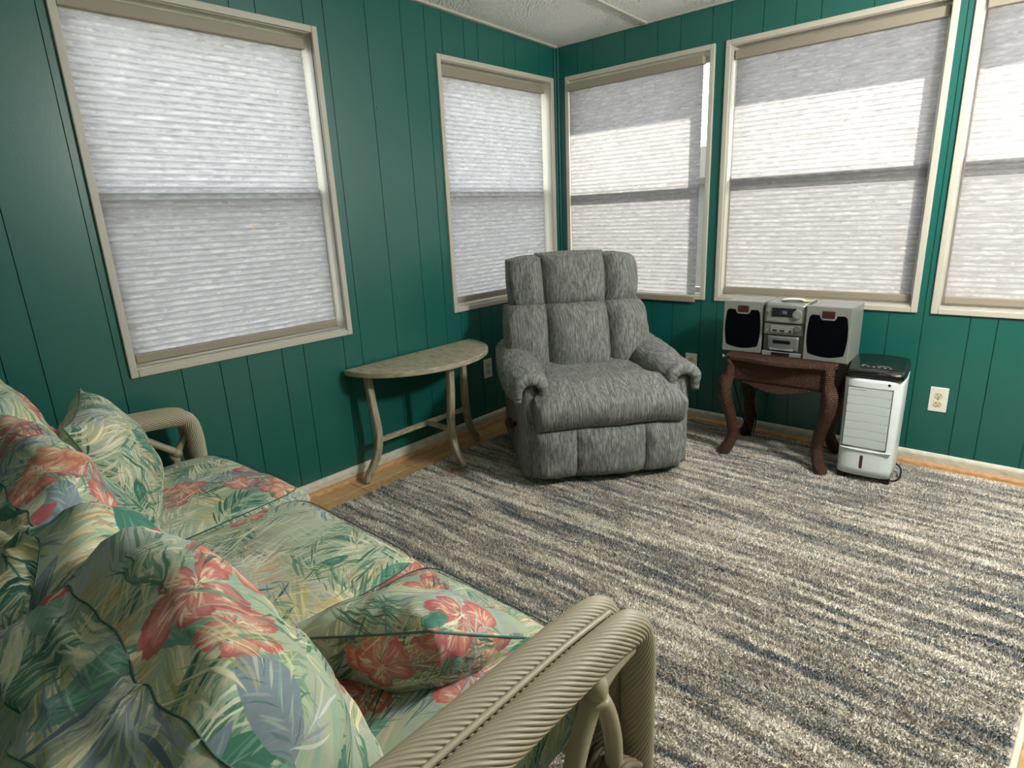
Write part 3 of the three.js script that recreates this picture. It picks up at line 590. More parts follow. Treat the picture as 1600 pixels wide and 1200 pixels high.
// ---------------------------------------------------------------- half-round table
const demi = group('half_round_table', 'whitewashed half-round wooden table with three curved legs', 'table', [0.03, 0, 1.315]);
{
  const R = 0.405, D = 0.335, s = new THREE.Shape(); s.moveTo(0, -R); for (let k = 0; k <= 40; k++) { const a = -Math.PI / 2 + k / 40 * Math.PI; s.lineTo(0.02 + Math.cos(a) * D, Math.sin(a) * R); } s.lineTo(0, R); s.closePath();
  // shape (x, z) lifted to lie flat
  const top = new THREE.ExtrudeGeometry(s, { depth: 0.018, bevelEnabled: true, bevelSize: 0.004, bevelThickness: 0.004, bevelSegments: 2 }).rotateX(Math.PI / 2).translate(0, 0.553, 0);
  mesh('table_top', uvMetres(top), M.wash, demi);
  const leg = (pts, up) => mesh('leg', sweep(pts, [[0.017, 0.017], [0.018, 0.018], [0.019, 0.019], [0.016, 0.016], [0.013, 0.014]], 26, 12, 4, up), M.wash, demi);
  leg([[0.075, 0.535, 0.34], [0.082, 0.40, 0.335], [0.09, 0.24, 0.325], [0.085, 0.12, 0.345], [0.075, 0.03, 0.40], [0.075, 0.004, 0.405]], V(1, 0, 0));
  leg([[0.075, 0.535, -0.27], [0.082, 0.40, -0.268], [0.09, 0.24, -0.262], [0.092, 0.12, -0.275], [0.115, 0.03, -0.305], [0.122, 0.004, -0.308]], V(1, 0, 0));
  leg([[0.285, 0.535, 0.01], [0.28, 0.40, 0.01], [0.268, 0.24, 0.012], [0.28, 0.12, 0.014], [0.335, 0.035, 0.018], [0.345, 0.018, 0.018]], V(0, 0, 1));
  mesh('stretcher', rbox(0.078, 0.188, -0.262, 0.1, 0.212, 0.325, 0.004), M.wash, demi);
  mesh('stretcher', rbox(0.1, 0.188, 0.0, 0.272, 0.21, 0.024, 0.004), M.wash, demi);
}

// ---------------------------------------------------------------- outlets
function outlet(label, pos, turn) {
  const o = group('wall_outlet', label, 'outlet', pos, turn);
  mesh('cover_plate', rbox(-0.035, -0.0575, 0.0, 0.035, 0.0575, 0.006, 0.003), M.outletPlate, o);
  for (const y of [-0.02, 0.02]) {
    const r = mesh('socket', new THREE.CylinderGeometry(0.0165, 0.0165, 0.004, 20).rotateX(Math.PI / 2).scale(1, 0.88, 1).translate(0, y, 0.0065), M.outletFace, o);
    mesh('slots', [box(-0.0075, y, 0.008, -0.0055, y + 0.008, 0.0088), box(0.0055, y, 0.008, 0.0075, y + 0.007, 0.0088), new THREE.CylinderGeometry(0.0024, 0.0024, 0.001, 10).rotateX(Math.PI / 2).translate(0, y - 0.007, 0.0084)], M.slot, r);
  }
  mesh('screw', new THREE.CylinderGeometry(0.003, 0.003, 0.001, 10).rotateX(Math.PI / 2).translate(0, 0, 0.0063), M.silver, o);
}
outlet('white wall outlet between the half-round table and the recliner', [0, 0.345, 0.741], Math.PI / 2);
outlet('white wall outlet just behind the right arm of the recliner', [0.94, 0.341, 0], 0);
outlet('white wall outlet with almond sockets to the right of the air cooler', [2.135, 0.323, 0], 0);
tag(mesh('wall_screw', new THREE.SphereGeometry(0.006, 10, 6).scale(0.6, 1, 1).translate(0.001, 1.722, 1.365), M.silverDark), 'small screw left in the teal wall right of the large window', 'screw');
tag(mesh('paint_chip', new THREE.CylinderGeometry(0.008, 0.009, 0.001, 7).rotateZ(Math.PI / 2).scale(1, 0.6, 1).translate(0.0008, 0.672, 1.925), std({ name: 'blue_paint', color: '#1d5a78', roughness: 0.6 })), 'small blue fleck of paint below the large window', 'paint fleck');

// ---------------------------------------------------------------- wicker side table with stereo
const wt = group('wicker_side_table', 'brown wicker side table with curved cabriole legs under the stereo', 'side table', [1.545, 0.012, 0.265], 0.03);
{
  const w = 0.235, dp = 0.165, s = new THREE.Shape();
  s.moveTo(-w, -dp); s.lineTo(w, -dp); s.lineTo(w + 0.004, dp * 0.75); s.quadraticCurveTo(w, dp, w - 0.03, dp); s.quadraticCurveTo(w * 0.55, dp + 0.004, w * 0.4, dp + 0.018); s.quadraticCurveTo(0, dp + 0.04, -w * 0.4, dp + 0.018); s.quadraticCurveTo(-w * 0.55, dp + 0.004, -w + 0.03, dp); s.quadraticCurveTo(-w, dp, -w - 0.004, dp * 0.75); s.closePath();
  const top = new THREE.ExtrudeGeometry(s, { depth: 0.012, bevelEnabled: true, bevelSize: 0.006, bevelThickness: 0.006, bevelSegments: 3, curveSegments: 10 }).rotateX(Math.PI / 2).translate(0, 0.506, 0);
  mesh('table_top', uvMetres(top), M.wicker, wt);
  // aprons with a scalloped lower edge
  const apron = (len) => { const a = new THREE.Shape(); a.moveTo(-len, 0); a.lineTo(-len, -0.105); a.quadraticCurveTo(-len * 0.7, -0.102, -len * 0.5, -0.122); a.quadraticCurveTo(-len * 0.2, -0.142, 0, -0.142); a.quadraticCurveTo(len * 0.2, -0.142, len * 0.5, -0.122); a.quadraticCurveTo(len * 0.7, -0.102, len, -0.105); a.lineTo(len, 0); a.closePath(); return new THREE.ExtrudeGeometry(a, { depth: 0.014, bevelEnabled: true, bevelSize: 0.002, bevelThickness: 0.002, bevelSegments: 1 }); };
  mesh('apron', uvMetres(apron(w - 0.03).translate(0, 0.49, dp - 0.028)), M.wicker, wt);
  mesh('apron', uvMetres(apron(w - 0.03).translate(0, 0.49, -dp + 0.012)), M.wicker, wt);
  for (const s2 of [-1, 1]) mesh('apron', uvMetres(apron(dp - 0.03).rotateY(Math.PI / 2).translate(s2 * (w - 0.02) - 0.007, 0.49, 0)), M.wicker, wt);
  mesh('moulding', rod([-w + 0.03, 0.398, dp - 0.012], [w - 0.03, 0.398, dp - 0.012], 0.005), M.wicker, wt);
  for (const [sx, sz] of [[-1, 1], [1, 1], [-1, -1], [1, -1]]) {
    const X = sx * (w - 0.02), Z = sz * (dp - 0.02), ox = sx * 0.707, oz = sz * 0.707, q = (y, o) => [X + ox * o, y, Z + oz * o];
    mesh('leg', sweep([q(0.49, 0.0), q(0.42, 0.005), q(0.37, 0.025), q(0.30, 0.02), q(0.20, -0.012), q(0.11, -0.03), q(0.05, -0.012), q(0.015, 0.012), q(0.0, 0.014)], [[0.022, 0.022], [0.024, 0.024], [0.032, 0.032], [0.030, 0.030], [0.025, 0.025], [0.023, 0.023], [0.025, 0.025], [0.028, 0.028], [0.02, 0.02]], 34, 16, 3, V(ox, 0, oz).cross(V(0, 1, 0)).negate()), M.wicker, wt);
  }
  const fray = []; for (let k = 0; k < 6; k++) fray.push(tube([[-w, 0.5 - k * 0.003, dp - 0.02 - k * 0.006], [-w - 0.012, 0.504 - k * 0.003, dp - 0.015 - k * 0.007], [-w - 0.02 - k * 0.002, 0.512 - k * 0.005, dp - 0.01 - k * 0.006]], 0.0014, 6, 5));
  mesh('frayed_strands', fray, std({ name: 'pale_cane', color: '#b8a07c', roughness: 0.7 }), wt);
}
function speaker(label, x, z, turn, paperWedge) {
  const o = group('stereo_speaker', label, 'speaker', [x, 0.5245, z], turn, 'speakers of the mini stereo');
  const w = 0.09, h = 0.245, d = 0.2;
  mesh('cabinet', rbox(-w, 0, -d, w, h, -0.02, 0.004), M.silver, o);
  // front bezel with a big rounded opening, made by an extruded shape with a hole
  const s = new THREE.Shape(); s.moveTo(-w, 0.004); s.lineTo(w, 0.004); s.lineTo(w, h); s.lineTo(-w, h); s.closePath();
  const hole = new THREE.Path(); hole.moveTo(-w + 0.013, h * 0.80); hole.quadraticCurveTo(-w - 0.002, h * 0.45, -w + 0.016, 0.034); hole.quadraticCurveTo(0, 0.006, w - 0.016, 0.034); hole.quadraticCurveTo(w + 0.002, h * 0.45, w - 0.013, h * 0.80); hole.quadraticCurveTo(w - 0.017, h * 0.855, w - 0.03, h * 0.855); hole.lineTo(w - 0.055, h * 0.85); hole.quadraticCurveTo(w - 0.058, h * 0.77, w - 0.07, h * 0.765); hole.lineTo(-w + 0.07, h * 0.765); hole.quadraticCurveTo(-w + 0.058, h * 0.77, -w + 0.055, h * 0.85); hole.lineTo(-w + 0.03, h * 0.855); hole.quadraticCurveTo(-w + 0.017, h * 0.855, -w + 0.013, h * 0.80);
  s.holes.push(hole);
  mesh('bezel', new THREE.ExtrudeGeometry(s, { depth: 0.018, bevelEnabled: true, bevelSize: 0.003, bevelThickness: 0.003, bevelSegments: 2, curveSegments: 14 }).translate(0, 0, -0.018), M.silver, o);
  const gs = new THREE.Shape(hole.getPoints(14));
  mesh('grille', new THREE.ExtrudeGeometry(gs, { depth: 0.006, bevelEnabled: true, bevelSize: 0.002, bevelThickness: 0.006, bevelSegments: 3 }).translate(0, 0, -0.009), M.grille, o);
  mesh('badge', rbox(-0.026, 0.196, -0.002, 0.026, 0.228, 0.0065, 0.004), M.badge, o);
  for (const e of [-1, 1]) mesh('groove', box(e * w - 0.001, 0.158, -0.02, e * w + 0.001, 0.1605, 0.0), M.slot, o);
  return o;
}
speaker('silver and black speaker on the left of the mini stereo', 1.353, 0.345, 0.06);
speaker('silver and black speaker on the right of the mini stereo', 1.732, 0.36, -0.02);
{
  const o = group('music_centre', 'silver mini stereo unit with a display, knobs and a tape door', 'stereo', [1.544, 0.5245, 0.345], 0.03);
  const w = 0.088, h = 0.25;
  mesh('housing', rbox(-w, 0.002, -0.2, w, h - 0.012, -0.006, 0.004), M.silverDark, o);
  mesh('lid', bent(0.18, 0.02, 0.19, 14, 2, 14, (x, y, z) => V(x * w, h - 0.012 + (y + 1) * 0.005 * (1.2 - 0.2 * z * z), -0.103 + z * 0.098)), M.silver, o);
  // front: three tiers
  mesh('upper_fascia', bent(0.176, 0.085, 0.02, 12, 8, 2, (x, y, z) => V(x * w, 0.2 + y * 0.042 + (y > 0 ? 0.006 * (1 - x * x) * y : 0), -0.002 + z * 0.006 + 0.006 * (1 - x * x))), M.silver, o);
  mesh('display', rbox(-0.055, 0.187, 0.008, 0.05, 0.228, 0.0125, 0.004), M.display, o);
  mesh('display_digits', [box(-0.016, 0.199, 0.0125, -0.0145, 0.217, 0.0129), box(-0.008, 0.201, 0.0125, 0.012, 0.216, 0.0127)], std({ name: 'grey_digits', color: '#5b646b', roughness: 0.4 }), o);
  mesh('volume_knob', [new THREE.CylinderGeometry(0.019, 0.0205, 0.016, 28).rotateX(Math.PI / 2).translate(0.057, 0.202, 0.014), new THREE.CylinderGeometry(0.014, 0.014, 0.002, 24).rotateX(Math.PI / 2).translate(0.057, 0.202, 0.0225)], M.silver, o);
  mesh('power_button', new THREE.CylinderGeometry(0.008, 0.008, 0.01, 16).rotateX(Math.PI / 2).translate(-0.073, 0.216, 0.006), M.silver, o);
  mesh('power_button', new THREE.CylinderGeometry(0.005, 0.005, 0.01, 16).rotateX(Math.PI / 2).translate(-0.073, 0.196, 0.006), M.silverDark, o);
  mesh('middle_fascia', rbox(-w, 0.102, -0.008, w, 0.152, 0.006, 0.004), M.silverDark, o);
  mesh('deck_panel', rbox(-0.058, 0.112, 0.004, 0.048, 0.145, 0.0095, 0.003), M.silver, o);
  mesh('deck_buttons', [rbox(-0.047, 0.118, 0.009, -0.028, 0.126, 0.0115, 0.001), rbox(-0.015, 0.118, 0.009, 0.006, 0.126, 0.0115, 0.001), rbox(0.026, 0.116, 0.009, 0.035, 0.126, 0.0115, 0.001)], M.black, o);
  mesh('tuning_knob', new THREE.CylinderGeometry(0.014, 0.016, 0.012, 24).rotateX(Math.PI / 2).translate(0.062, 0.135, 0.01), M.silverDark, o);
  mesh('side_button', new THREE.CylinderGeometry(0.005, 0.005, 0.006, 12).rotateX(Math.PI / 2).translate(-0.073, 0.122, 0.006), M.silver, o);
  mesh('tape_door', bent(0.15, 0.075, 0.016, 12, 6, 2, (x, y, z) => V(x * 0.07, 0.062 + y * 0.034, 0.001 + z * 0.007 + 0.006 * (1 - x * x))), M.silverDark, o);
  mesh('tape_window', [rbox(-0.04, 0.062, 0.01, 0.036, 0.078, 0.0155, 0.002)], M.display, o);
  mesh('tape_lip', rbox(-0.055, 0.028, 0.004, 0.05, 0.04, 0.014, 0.003), M.silver, o);
  mesh('foot_panel', rbox(-w, 0.0, -0.004, w, 0.022, 0.012, 0.004), M.silver, o);
  mesh('foot_slot', rbox(-0.045, 0.004, 0.011, 0.036, 0.019, 0.0135, 0.002), M.black, o);
  const p = mesh('paper_sheet', bent(0.1, 0.004, 0.07, 10, 1, 8, (x, y, z) => V(x * 0.048, y * 0.0012 + 0.006 * (1 - x * x) + 0.002 * z, z * 0.034)), M.paper);
  p.position.set(1.555, 0.781, 0.275); p.rotation.y = 0.25; tag(p, 'folded white paper lying on top of the stereo', 'paper');
  const p2 = mesh('paper_note', bent(0.06, 0.002, 0.05, 6, 1, 4, (x, y, z) => V(x * 0.026, y * 0.0008 + 0.002 * x * x, z * 0.024)), M.paperYellow);
  p2.position.set(1.607, 0.7785, 0.27); p2.rotation.y = -0.1; tag(p2, 'small yellow note beside the white paper on the stereo', 'note');
}
// cords behind the side table
tag(mesh('hanging_cable', tube([[1.31, 0.5, 0.27], [1.283, 0.49, 0.27], [1.272, 0.43, 0.25], [1.28, 0.33, 0.22], [1.31, 0.2, 0.2], [1.345, 0.05, 0.16], [1.35, 0.017, 0.12]], 0.0032, 40, 6), M.cord), 'black cable hanging down outside the left legs of the side table', 'cable');
tag(mesh('crossed_cable', tube([[1.43, 0.37, 0.05], [1.36, 0.30, 0.09], [1.345, 0.2, 0.09], [1.36, 0.1, 0.085], [1.35, 0.02, 0.08]], 0.003, 30, 6), M.cord), 'black cable running down the wall between the left legs of the side table', 'cable');
tag(mesh('power_cord', tube([[1.75, 0.2, 0.06], [1.69, 0.13, 0.07], [1.655, 0.085, 0.08], [1.665, 0.04, 0.09], [1.72, 0.022, 0.1], [1.8, 0.02, 0.11]], 0.0032, 40, 6), M.cord), 'looped black cord between the side table and the air cooler', 'cord');

// ---------------------------------------------------------------- air cooler
const ac = group('air_cooler', 'white upright evaporative air cooler with a glossy black top', 'air cooler', [1.932, 0.012, 0.285], 0.05);
{
  const w = 0.112, d = 0.118, H = 0.505;
  const body = bent(2 * w, H, 2 * d, 14, 14, 14, (x, y, z) => {
    const c = 1 - 0.11 * Math.pow(Math.abs(x), 4) * Math.pow(Math.abs(z), 4), t = (y + 1) / 2;
    return V(x * w * Math.sqrt(1 - 0.15 * z ** 4) * (0.96 + 0.04 * t), 0.03 + t * (0.455 + 0.0 * z) + (t > 0.99 ? 0.016 * -z : 0) * 1, z * d * Math.sqrt(1 - 0.13 * x ** 4) * c);
  });
  mesh('body', body, M.coolerWhite, ac);
  mesh('top_panel', bent(2 * w, 0.03, 2 * d, 14, 4, 14, (x, y, z) => V(x * (w + 0.001) * Math.sqrt(1 - 0.15 * z ** 4) * (1 - 0.05 * Math.max(y, 0) ** 2), 0.485 + 0.012 * -z + (y + 1) * 0.014 + 0.006 * (1 - x * x) * (y > 0 ? 1 : 0), z * (d + 0.001) * Math.sqrt(1 - 0.13 * x ** 4) * (1 - 0.05 * Math.max(y, 0) ** 2))), M.coolerTop, ac);
  mesh('chrome_strip', bent(0.12, 0.006, 0.004, 10, 1, 1, (x, y, z) => V(0.02 + x * 0.075, 0.494 + y * 0.0025, 0.116 - 0.004 * x * x + z * 0.002)), M.silver, ac);
  const keys = []; for (let k = 0; k < 6; k++) keys.push(rbox(-0.058 + k * 0.021, 0.5125, 0.062 + 0.002 * k, -0.047 + k * 0.021, 0.5145, 0.068 + 0.002 * k, 0.0006, 1)); keys.push(rbox(-0.055, 0.514, 0.048, -0.04, 0.516, 0.052, 0.0006, 1), rbox(0.0, 0.514, 0.05, 0.05, 0.516, 0.052, 0.0006, 1));
  mesh('key_marks', keys, std({ name: 'grey_print', color: '#8b8f90', roughness: 0.5 }), ac);
  mesh('sensor_eye', new THREE.CylinderGeometry(0.0055, 0.0055, 0.004, 16).rotateX(Math.PI / 2).translate(0.06, 0.452, 0.1145), M.black, ac);
  // front louvre panel in a thin dark frame
  mesh('louvre_frame', [box(-0.092, 0.158, 0.105, -0.090, 0.432, 0.1195), box(0.076, 0.158, 0.105, 0.078, 0.432, 0.1195), box(-0.092, 0.43, 0.105, 0.078, 0.432, 0.1195), box(-0.092, 0.158, 0.105, 0.078, 0.160, 0.1195)], std({ name: 'grey_gap', color: '#4d5352', roughness: 0.6 }), ac);
  for (let k = 0; k < 7; k++) mesh('louvre', rbox(-0.089, 0.162 + k * 0.0383, 0.104, 0.075, 0.162 + (k + 1) * 0.0383 - 0.0012, 0.1192, 0.0016, 1), M.coolerGrey, ac);
  mesh('logo_print', box(-0.08, 0.4185, 0.119, -0.02, 0.4215, 0.1196), std({ name: 'grey_lettering', color: '#8d9794', roughness: 0.6 }), ac);
  mesh('tank_lip', bent(0.2, 0.012, 0.01, 16, 2, 2, (x, y, z) => V(x * 0.098, 0.147 + y * 0.004 + 0.004 * x * x, 0.117 - 0.004 * x ** 4 + z * 0.005)), M.coolerWhite, ac);
  mesh('water_gauge', rbox(-0.016, 0.062, 0.110, -0.002, 0.125, 0.1205, 0.006, 4), M.amber, ac);
  for (const [x, z] of [[-0.085, 0.08], [0.085, 0.08], [-0.085, -0.08], [0.085, -0.08]]) mesh('castor', rbox(x - 0.018, 0, z - 0.018, x + 0.018, 0.034, z + 0.018, 0.006), M.black, ac);
  mesh('side_vent', [0, 1, 2].map((k) => box(0.1085, 0.44 + k * 0.008, -0.03, 0.112, 0.443 + k * 0.008, 0.0)), M.silverDark, ac);
}
tag(mesh('cooler_cord', tube([[1.98, 0.02, 0.2], [2.03, 0.05, 0.2], [2.06, 0.045, 0.24], [2.065, 0.022, 0.3], [2.04, 0.018, 0.335], [1.99, 0.02, 0.33]], 0.0035, 40, 6), M.cord), 'black cord curling out from under the air cooler', 'cord');

// ---------------------------------------------------------------- rattan sofa
const sofa = group('rattan_sofa', 'cream rattan sofa frame with reed-wrapped arms', 'sofa', [0, 0, 0]);
// reed-wrapped pole: many thin reeds winding round a bent core
function reedPole(points, R, twist, reeds = 22, tension = 0.5) {
  const curve = new THREE.CatmullRomCurve3(points.map((q) => V(...q)), false, 'catmullrom', tension), L = curve.getLength(), per = 5, rad = reeds * per, seg = Math.round(L / 0.005), fr = curve.computeFrenetFrames(seg, false), pos = [], idx = [];
  // keep one side vector for a curve that lies in a plane across x
  for (let i = 0; i <= seg; i++) {
    const c = curve.getPointAt(i / seg), T = curve.getTangentAt(i / seg), A = V(1, 0, 0), B = T.clone().cross(A).normalize(), s = i / seg * L;
    for (let j = 0; j < rad; j++) {
      const a = j / rad * Math.PI * 2, r = R * (0.89 + 0.11 * Math.sqrt(Math.abs(Math.sin(a * reeds / 2)))), b = a + s * twist;
      pos.push(c.x + A.x * Math.cos(b) * r + B.x * Math.sin(b) * r, c.y + B.y * Math.sin(b) * r, c.z + B.z * Math.sin(b) * r);
    }
  }
  for (let i = 0; i < seg; i++) for (let j = 0; j < rad; j++) { const a = i * rad + j, b = i * rad + (j + 1) % rad; idx.push(a, a + rad, b, b, a + rad, b + rad); }
  const g = new THREE.BufferGeometry(); g.setAttribute('position', new THREE.Float32BufferAttribute(pos, 3)); g.setIndex(idx); g.computeVertexNormals(); return g;
}
{
  const ZF0 = 2.465, ZB = 3.36, YT = 0.582, r = 0.07, path = [[0, 0.012, ZF0 + 0.004], [0, 0.2, ZF0], [0, 0.4, ZF0], [0, YT - r - 0.015, ZF0], [0, YT - r * 0.42, ZF0 + r * 0.16], [0, YT - r * 0.08, ZF0 + r * 0.62], [0, YT + 0.006, ZF0 + 0.16], [0, YT + 0.012, ZF0 + 0.35], [0, YT + 0.02, ZB - 0.25], [0, YT + 0.015, ZB - 0.08], [0, YT - 0.05, ZB - 0.015], [0, 0.4, ZB], [0, 0.012, ZB]];
  const R = 0.029, gA = reedPole(path, R, 23), gB = gA;
  for (const [xo, name] of [[[0.120, 0.180], 'far'], [[1.938, 1.998], 'near']]) {
    const arm = new THREE.Group(); arm.name = 'sofa_arm'; sofa.add(arm);
    const a = mesh('reed_pole', gA, M.rattan, arm), b = mesh('reed_pole', gB, M.rattan, arm); a.position.x = xo[0]; b.position.x = xo[1];
    const m = (xo[0] + xo[1]) / 2, bead = path.slice(5, 10).map(([x, y, z]) => [m, y + 0.020, z]);
    mesh('bead', tube(bead, 0.005, 60, 8), M.rattanFrame, arm);
    const t = (pts, rr2) => mesh('brace', tube(pts, rr2, 20, 10), M.rattanFrame, arm), n = xo[1] + 0.006;
    if (name === 'far') {
      t([[m, 0.57, 2.68], [m, 0.51, 2.605], [m, 0.445, 2.525]], 0.014); t([[m, 0.525, 2.462], [m, 0.49, 2.49], [m, 0.445, 2.525]], 0.013); t([[m, 0.57, 2.69], [m, 0.52, 2.72], [m, 0.43, 2.77]], 0.013);
      mesh('wrapped_joint', [ball([m, 0.443, 2.527], 0.02), ball([m - 0.005, 0.43, 2.535], 0.018)], M.rattanFrame, arm);
      t([[m, 0.435, 2.53], [m, 0.36, 2.54], [m, 0.3, 2.55]], 0.014);
    } else {
      t([[n, 0.550, 2.51], [n, 0.548, 2.56], [n, 0.535, 2.61]], 0.015);
      t([[n, 0.54, 2.60], [n, 0.46, 2.65], [n, 0.37, 2.68], [n, 0.3, 2.69]], 0.016); t([[n, 0.535, 2.61], [n, 0.48, 2.575], [n, 0.4, 2.553], [n, 0.3, 2.55]], 0.015);
      mesh('wrapped_joint', [new THREE.SphereGeometry(0.021, 14, 10).scale(1, 1.2, 1).translate(n, 0.54, 2.605), tube([[n - 0.02, 0.518, 2.605], [n, 0.518, 2.626], [n + 0.02, 0.522, 2.605], [n, 0.522, 2.586]], 0.006, 24, 6, true)], M.rattanFrame, arm);
      t([[n, 0.565, 2.9], [n, 0.48, 2.86], [n, 0.36, 2.84]], 0.015);
      mesh('reed_cluster', [0, 1, 2, 3, 4, 5].map((k) => tube([[n - 0.03 + k * 0.01, 0.315, 2.5], [n - 0.03 + k * 0.01, 0.352, 2.55], [n - 0.03 + k * 0.01, 0.315, 2.6]], 0.0065, 10, 6)), std({ name: 'brown_cane_wrap', color: '#6f6350', roughness: 0.6 }), arm);
    }
    mesh('arm_rail', rod([m, 0.3, ZF0 + 0.02], [m, 0.3, ZB - 0.02], 0.018), M.rattanFrame, arm);
  }
  mesh('front_rail', rod([0.2, 0.27, 2.5], [1.93, 0.27, 2.5], 0.026, 14), M.rattanFrame, sofa);
  mesh('back_rail', [rod([0.2, 0.27, 3.3], [1.93, 0.27, 3.3], 0.026, 14)], M.rattanFrame, sofa);
  mesh('back_rail', [rod([0.17, 0.74, 3.345], [1.95, 0.74, 3.345], 0.026, 14)], M.rattanFrame, sofa);
  for (const x of [0.16, 1.97]) mesh('back_post', tube([[x, 0.5, 3.355], [x, 0.65, 3.35], [x, 0.74, 3.345]], 0.024, 10, 10), M.rattanFrame, sofa);
  for (let k = 0; k < 9; k++) mesh('seat_slat', rod([0.3 + k * 0.19, 0.285, 2.5], [0.3 + k * 0.19, 0.285, 3.3], 0.012), M.rattanFrame, sofa);
  for (let k = 0; k < 6; k++) mesh('back_slat', tube([[0.4 + k * 0.27, 0.27, 3.3], [0.4 + k * 0.27, 0.5, 3.335], [0.4 + k * 0.27, 0.74, 3.345]], 0.012, 10, 8), M.rattanFrame, sofa);
}
// loose seat cushions
function seatCushion(label, x0, x1, z0, z1, turn, k) {
  const w = x1 - x0, d = z1 - z0, o = group('seat_cushion', label, 'cushion', [(x0 + x1) / 2, 0.30, (z0 + z1) / 2], turn, 'seat cushions of the floral sofa');
  mesh('cover', bent(w, 0.15, d, 26, 8, 30, (x, y, z) => {
    const ex = 1 - Math.pow(Math.abs(x), 4), ez = 1 - Math.pow(Math.abs(z), 4), c = Math.sqrt(ex * ez), f = 1 - 0.05 * y * y;
    const px = x * w / 2 * Math.sqrt(1 - 0.06 * z ** 6) * (1 - 0.03 * y * y), pz = z * d / 2 * Math.sqrt(1 - 0.06 * x ** 6) * (1 - 0.1 * y * y);
    const py = y > 0 ? 0.075 + y * (0.045 + 0.032 * c) : 0.075 + y * 0.073;
    return V(px, py + (y > 0 ? 0.005 * noise3(px * 6 + k, pz * 6, k) * y : 0), pz);
  }, k * 0.37, k * 0.53), M.floral, o);
  const ring = []; for (let q = 0; q < 64; q++) { const a = q / 64 * Math.PI * 2, c = Math.cos(a), s = Math.sin(a), e = 0.22; ring.push([Math.sign(c) * Math.abs(c) ** e * w / 2 * 0.985, 0.122, Math.sign(s) * Math.abs(s) ** e * d / 2 * 0.93]); }
  mesh('seam', tube(ring, 0.0016, 128, 5, true), M.seam, o);
  return o;
}
seatCushion('floral seat cushion at the wall end of the sofa, under the leaning pillow', 0.222, 0.79, 2.37, 3.0, 0.08, 1.3);
seatCushion('floral seat cushion in the middle of the sofa', 0.805, 1.385, 2.395, 3.03, 0.0, 2.9);
seatCushion('floral seat cushion at the near end of the sofa beside the front arm', 1.39, 1.905, 2.395, 3.03, 0.0, 4.4);
// boxed back cushions that lean back: local y up the cushion, z to its front
function backCushion(label, x0, x1, k, o2 = {}) {
  const { tilt = 0.42, hgt = 0.45, y = 0.43, z = 2.965, dent = 0, turn = 0, slump = 0, tuck = 0 } = o2, w = x1 - x0, d = 0.17;
  const o = group('back_cushion', label, 'cushion', [(x0 + x1) / 2, y, z], 0, 'back cushions of the floral sofa');
  o.rotation.order = 'YXZ'; o.rotation.set(-tilt, Math.PI + turn, 0);   // its front looks towards the back wall
  const f = (x, yy, zz) => {
    const ex = 1 - Math.pow(Math.abs(x), 4), ey = 1 - Math.pow(Math.abs(yy), 5), c = Math.sqrt(Math.max(ex * ey, 0)), t = (yy + 1) / 2;
    let px = x * w / 2 * Math.sqrt(1 - 0.08 * yy ** 4), py = hgt / 2 + yy * hgt / 2 * Math.sqrt(1 - 0.08 * x ** 4);
    if (x < 0) px *= 1 - tuck * 0.3 * (1 - smooth(yy, -0.25, 0.35));   // its foot is tucked in beside the arm
    let pz = zz * (0.05 + (zz > 0 ? 0.115 : 0.05) * c);
    if (zz > 0) py += 0.05 * smooth(yy, 0.2, 0.9) * c * zz;           // the stuffed front swells up over its seam
    const g = Math.exp(-(((x - 0.45) / 0.16) ** 2));                  // a deep fold across one corner
    pz -= dent * g * smooth(yy, -0.1, 0.8) * 0.055 * Math.max(zz, 0); py -= dent * g * 0.04 * t * t;
    py -= slump * t * t * 0.03 * (1 - x);
    const n = 0.006 * noise3(px * 7 + k, py * 7, zz * 2 + k) + 0.004 * noise3(px * 17, py * 15 + k, zz * 3) + 0.003 * Math.sin(px * 60 + 5 * noise2(px * 4 + k, py * 4)) * smooth(Math.abs(yy), 0.6, 0.95);
    return V(px + n * 0.5 * x, py + n, pz + n * zz * 1.4);
  };
  mesh('cover', bent(w, hgt, d, 40, 40, 8, f, k * 0.41, k * 0.29, 0.35), M.floral, o);
  for (const zz of [1, -1]) { const ring = []; for (let q = 0; q < 100; q++) { const t = q / 25, i = Math.floor(t), u = -1 + 2 * (t - i), [x, yy] = [[u, -1], [1, u], [-u, 1], [-1, -u]][i]; const v = f(x, yy, zz); ring.push([v.x, v.y, v.z]); } mesh('seam', tube(ring, 0.0012, 240, 5, true), M.seam, o); }
  return o;
}
backCushion('floral back cushion at the wall end, half hidden behind the leaning pillow', 0.235, 0.80, 5.2);
backCushion('floral back cushion in the middle of the sofa back', 0.80, 1.405, 7.7, { y: 0.41, z: 2.97 });
backCushion('large crumpled floral back cushion at the near end of the sofa back', 1.405, 1.99, 9.4, { dent: 1, tuck: 1, y: 0.415, z: 2.975 });
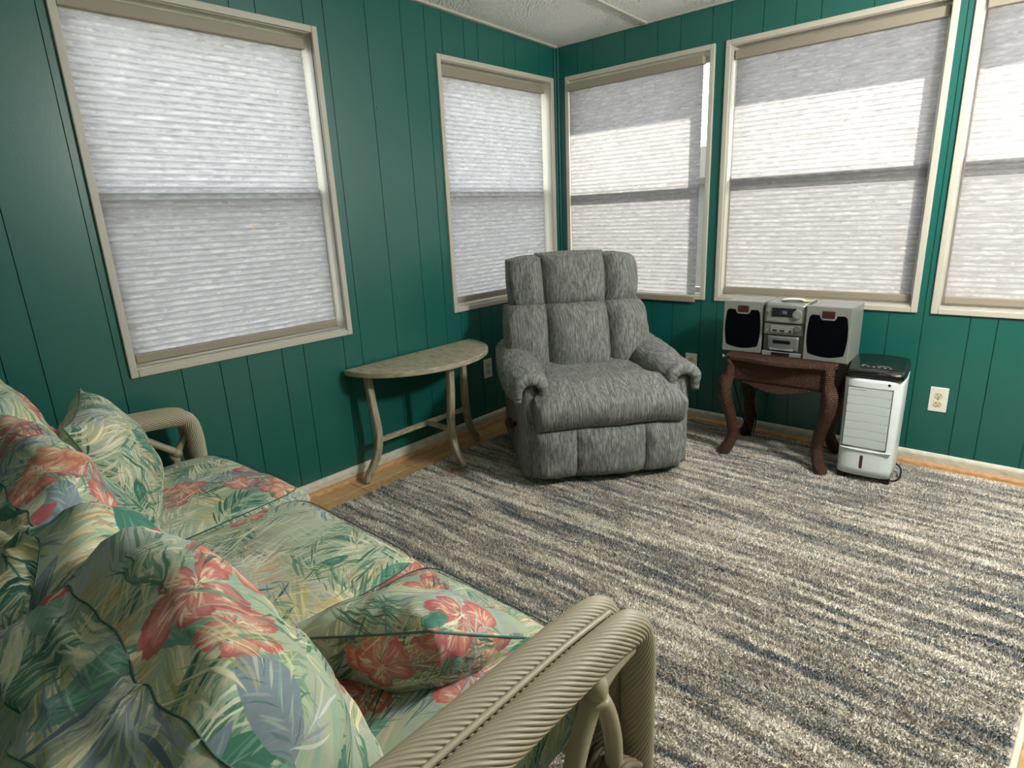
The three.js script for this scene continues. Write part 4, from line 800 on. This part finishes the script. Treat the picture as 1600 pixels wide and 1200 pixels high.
// throw pillows: two sheets sewn round the edge, four soft points
function throwPillow(label, S, D, k) {
  const o = group('throw_pillow', label, 'pillow', [0, 0, 0], 0, 'throw pillows on the sofa'); o.rotation.order = 'YXZ';
  const f = (x, y, z) => {
    const ex = 1 - x * x, ey = 1 - y * y, c = Math.pow(Math.max(ex * ey, 0), 0.55), pin = 0.11;
    const px = x * S / 2 * (1 - pin * (1 - Math.abs(y) ** 2.2) * Math.abs(x) ** 2), py = y * S / 2 * (1 - pin * (1 - Math.abs(x) ** 2.2) * Math.abs(y) ** 2), edge = Math.max(Math.abs(x), Math.abs(y));
    const n = (0.006 * noise3(px * 9 + k, py * 9, z + k) + 0.005 * Math.sin(Math.atan2(y, x) * 22 + k) * smooth(edge, 0.6, 0.95) * (1 - smooth(edge, 0.96, 1)));
    return V(px, py, Math.sign(z) * (0.003 + D / 2 * c) * Math.abs(z) + n * z);
  };
  mesh('cover', bent(S, S, 0.004, 36, 36, 1, f, k * 0.61, k * 0.23), M.floral, o);
  const ring = []; for (let q = 0; q < 120; q++) { const t = q / 30, i = Math.floor(t), u = -1 + 2 * (t - i), [x, y] = [[u, -1], [1, u], [-u, 1], [-1, -u]][i], v = f(x, y, 0); ring.push([v.x, v.y, v.z]); }
  mesh('seam', tube(ring, 0.002, 240, 6, true), M.seam, o);
  return o;
}
// lay a pillow between two corners of its upper edge, leaning along 'down'
function lay(o, a, b, down, S) {
  const A = V(...a), B = V(...b), ex = B.clone().sub(A).normalize(), dn = V(...down), ey = dn.clone().addScaledVector(ex, -dn.dot(ex)).normalize().negate(), ez = ex.clone().cross(ey);
  o.quaternion.setFromRotationMatrix(new THREE.Matrix4().makeBasis(ex, ey, ez)); o.position.copy(A).add(B).multiplyScalar(0.5).addScaledVector(ey, -S / 2);
}
lay(throwPillow('square floral throw pillow leaning in the far corner of the sofa', 0.38, 0.20, 3.3), [0.34, 0.79, 2.80], [0.70, 0.775, 2.925], [-0.08, -0.30, -0.13], 0.38);
lay(throwPillow('square floral throw pillow leaning beside the near arm of the sofa', 0.35, 0.17, 6.1), [1.50, 0.525, 2.845], [1.80, 0.625, 2.745], [0.0, -0.56, -0.83], 0.35);

renderer.render(scene, camera);
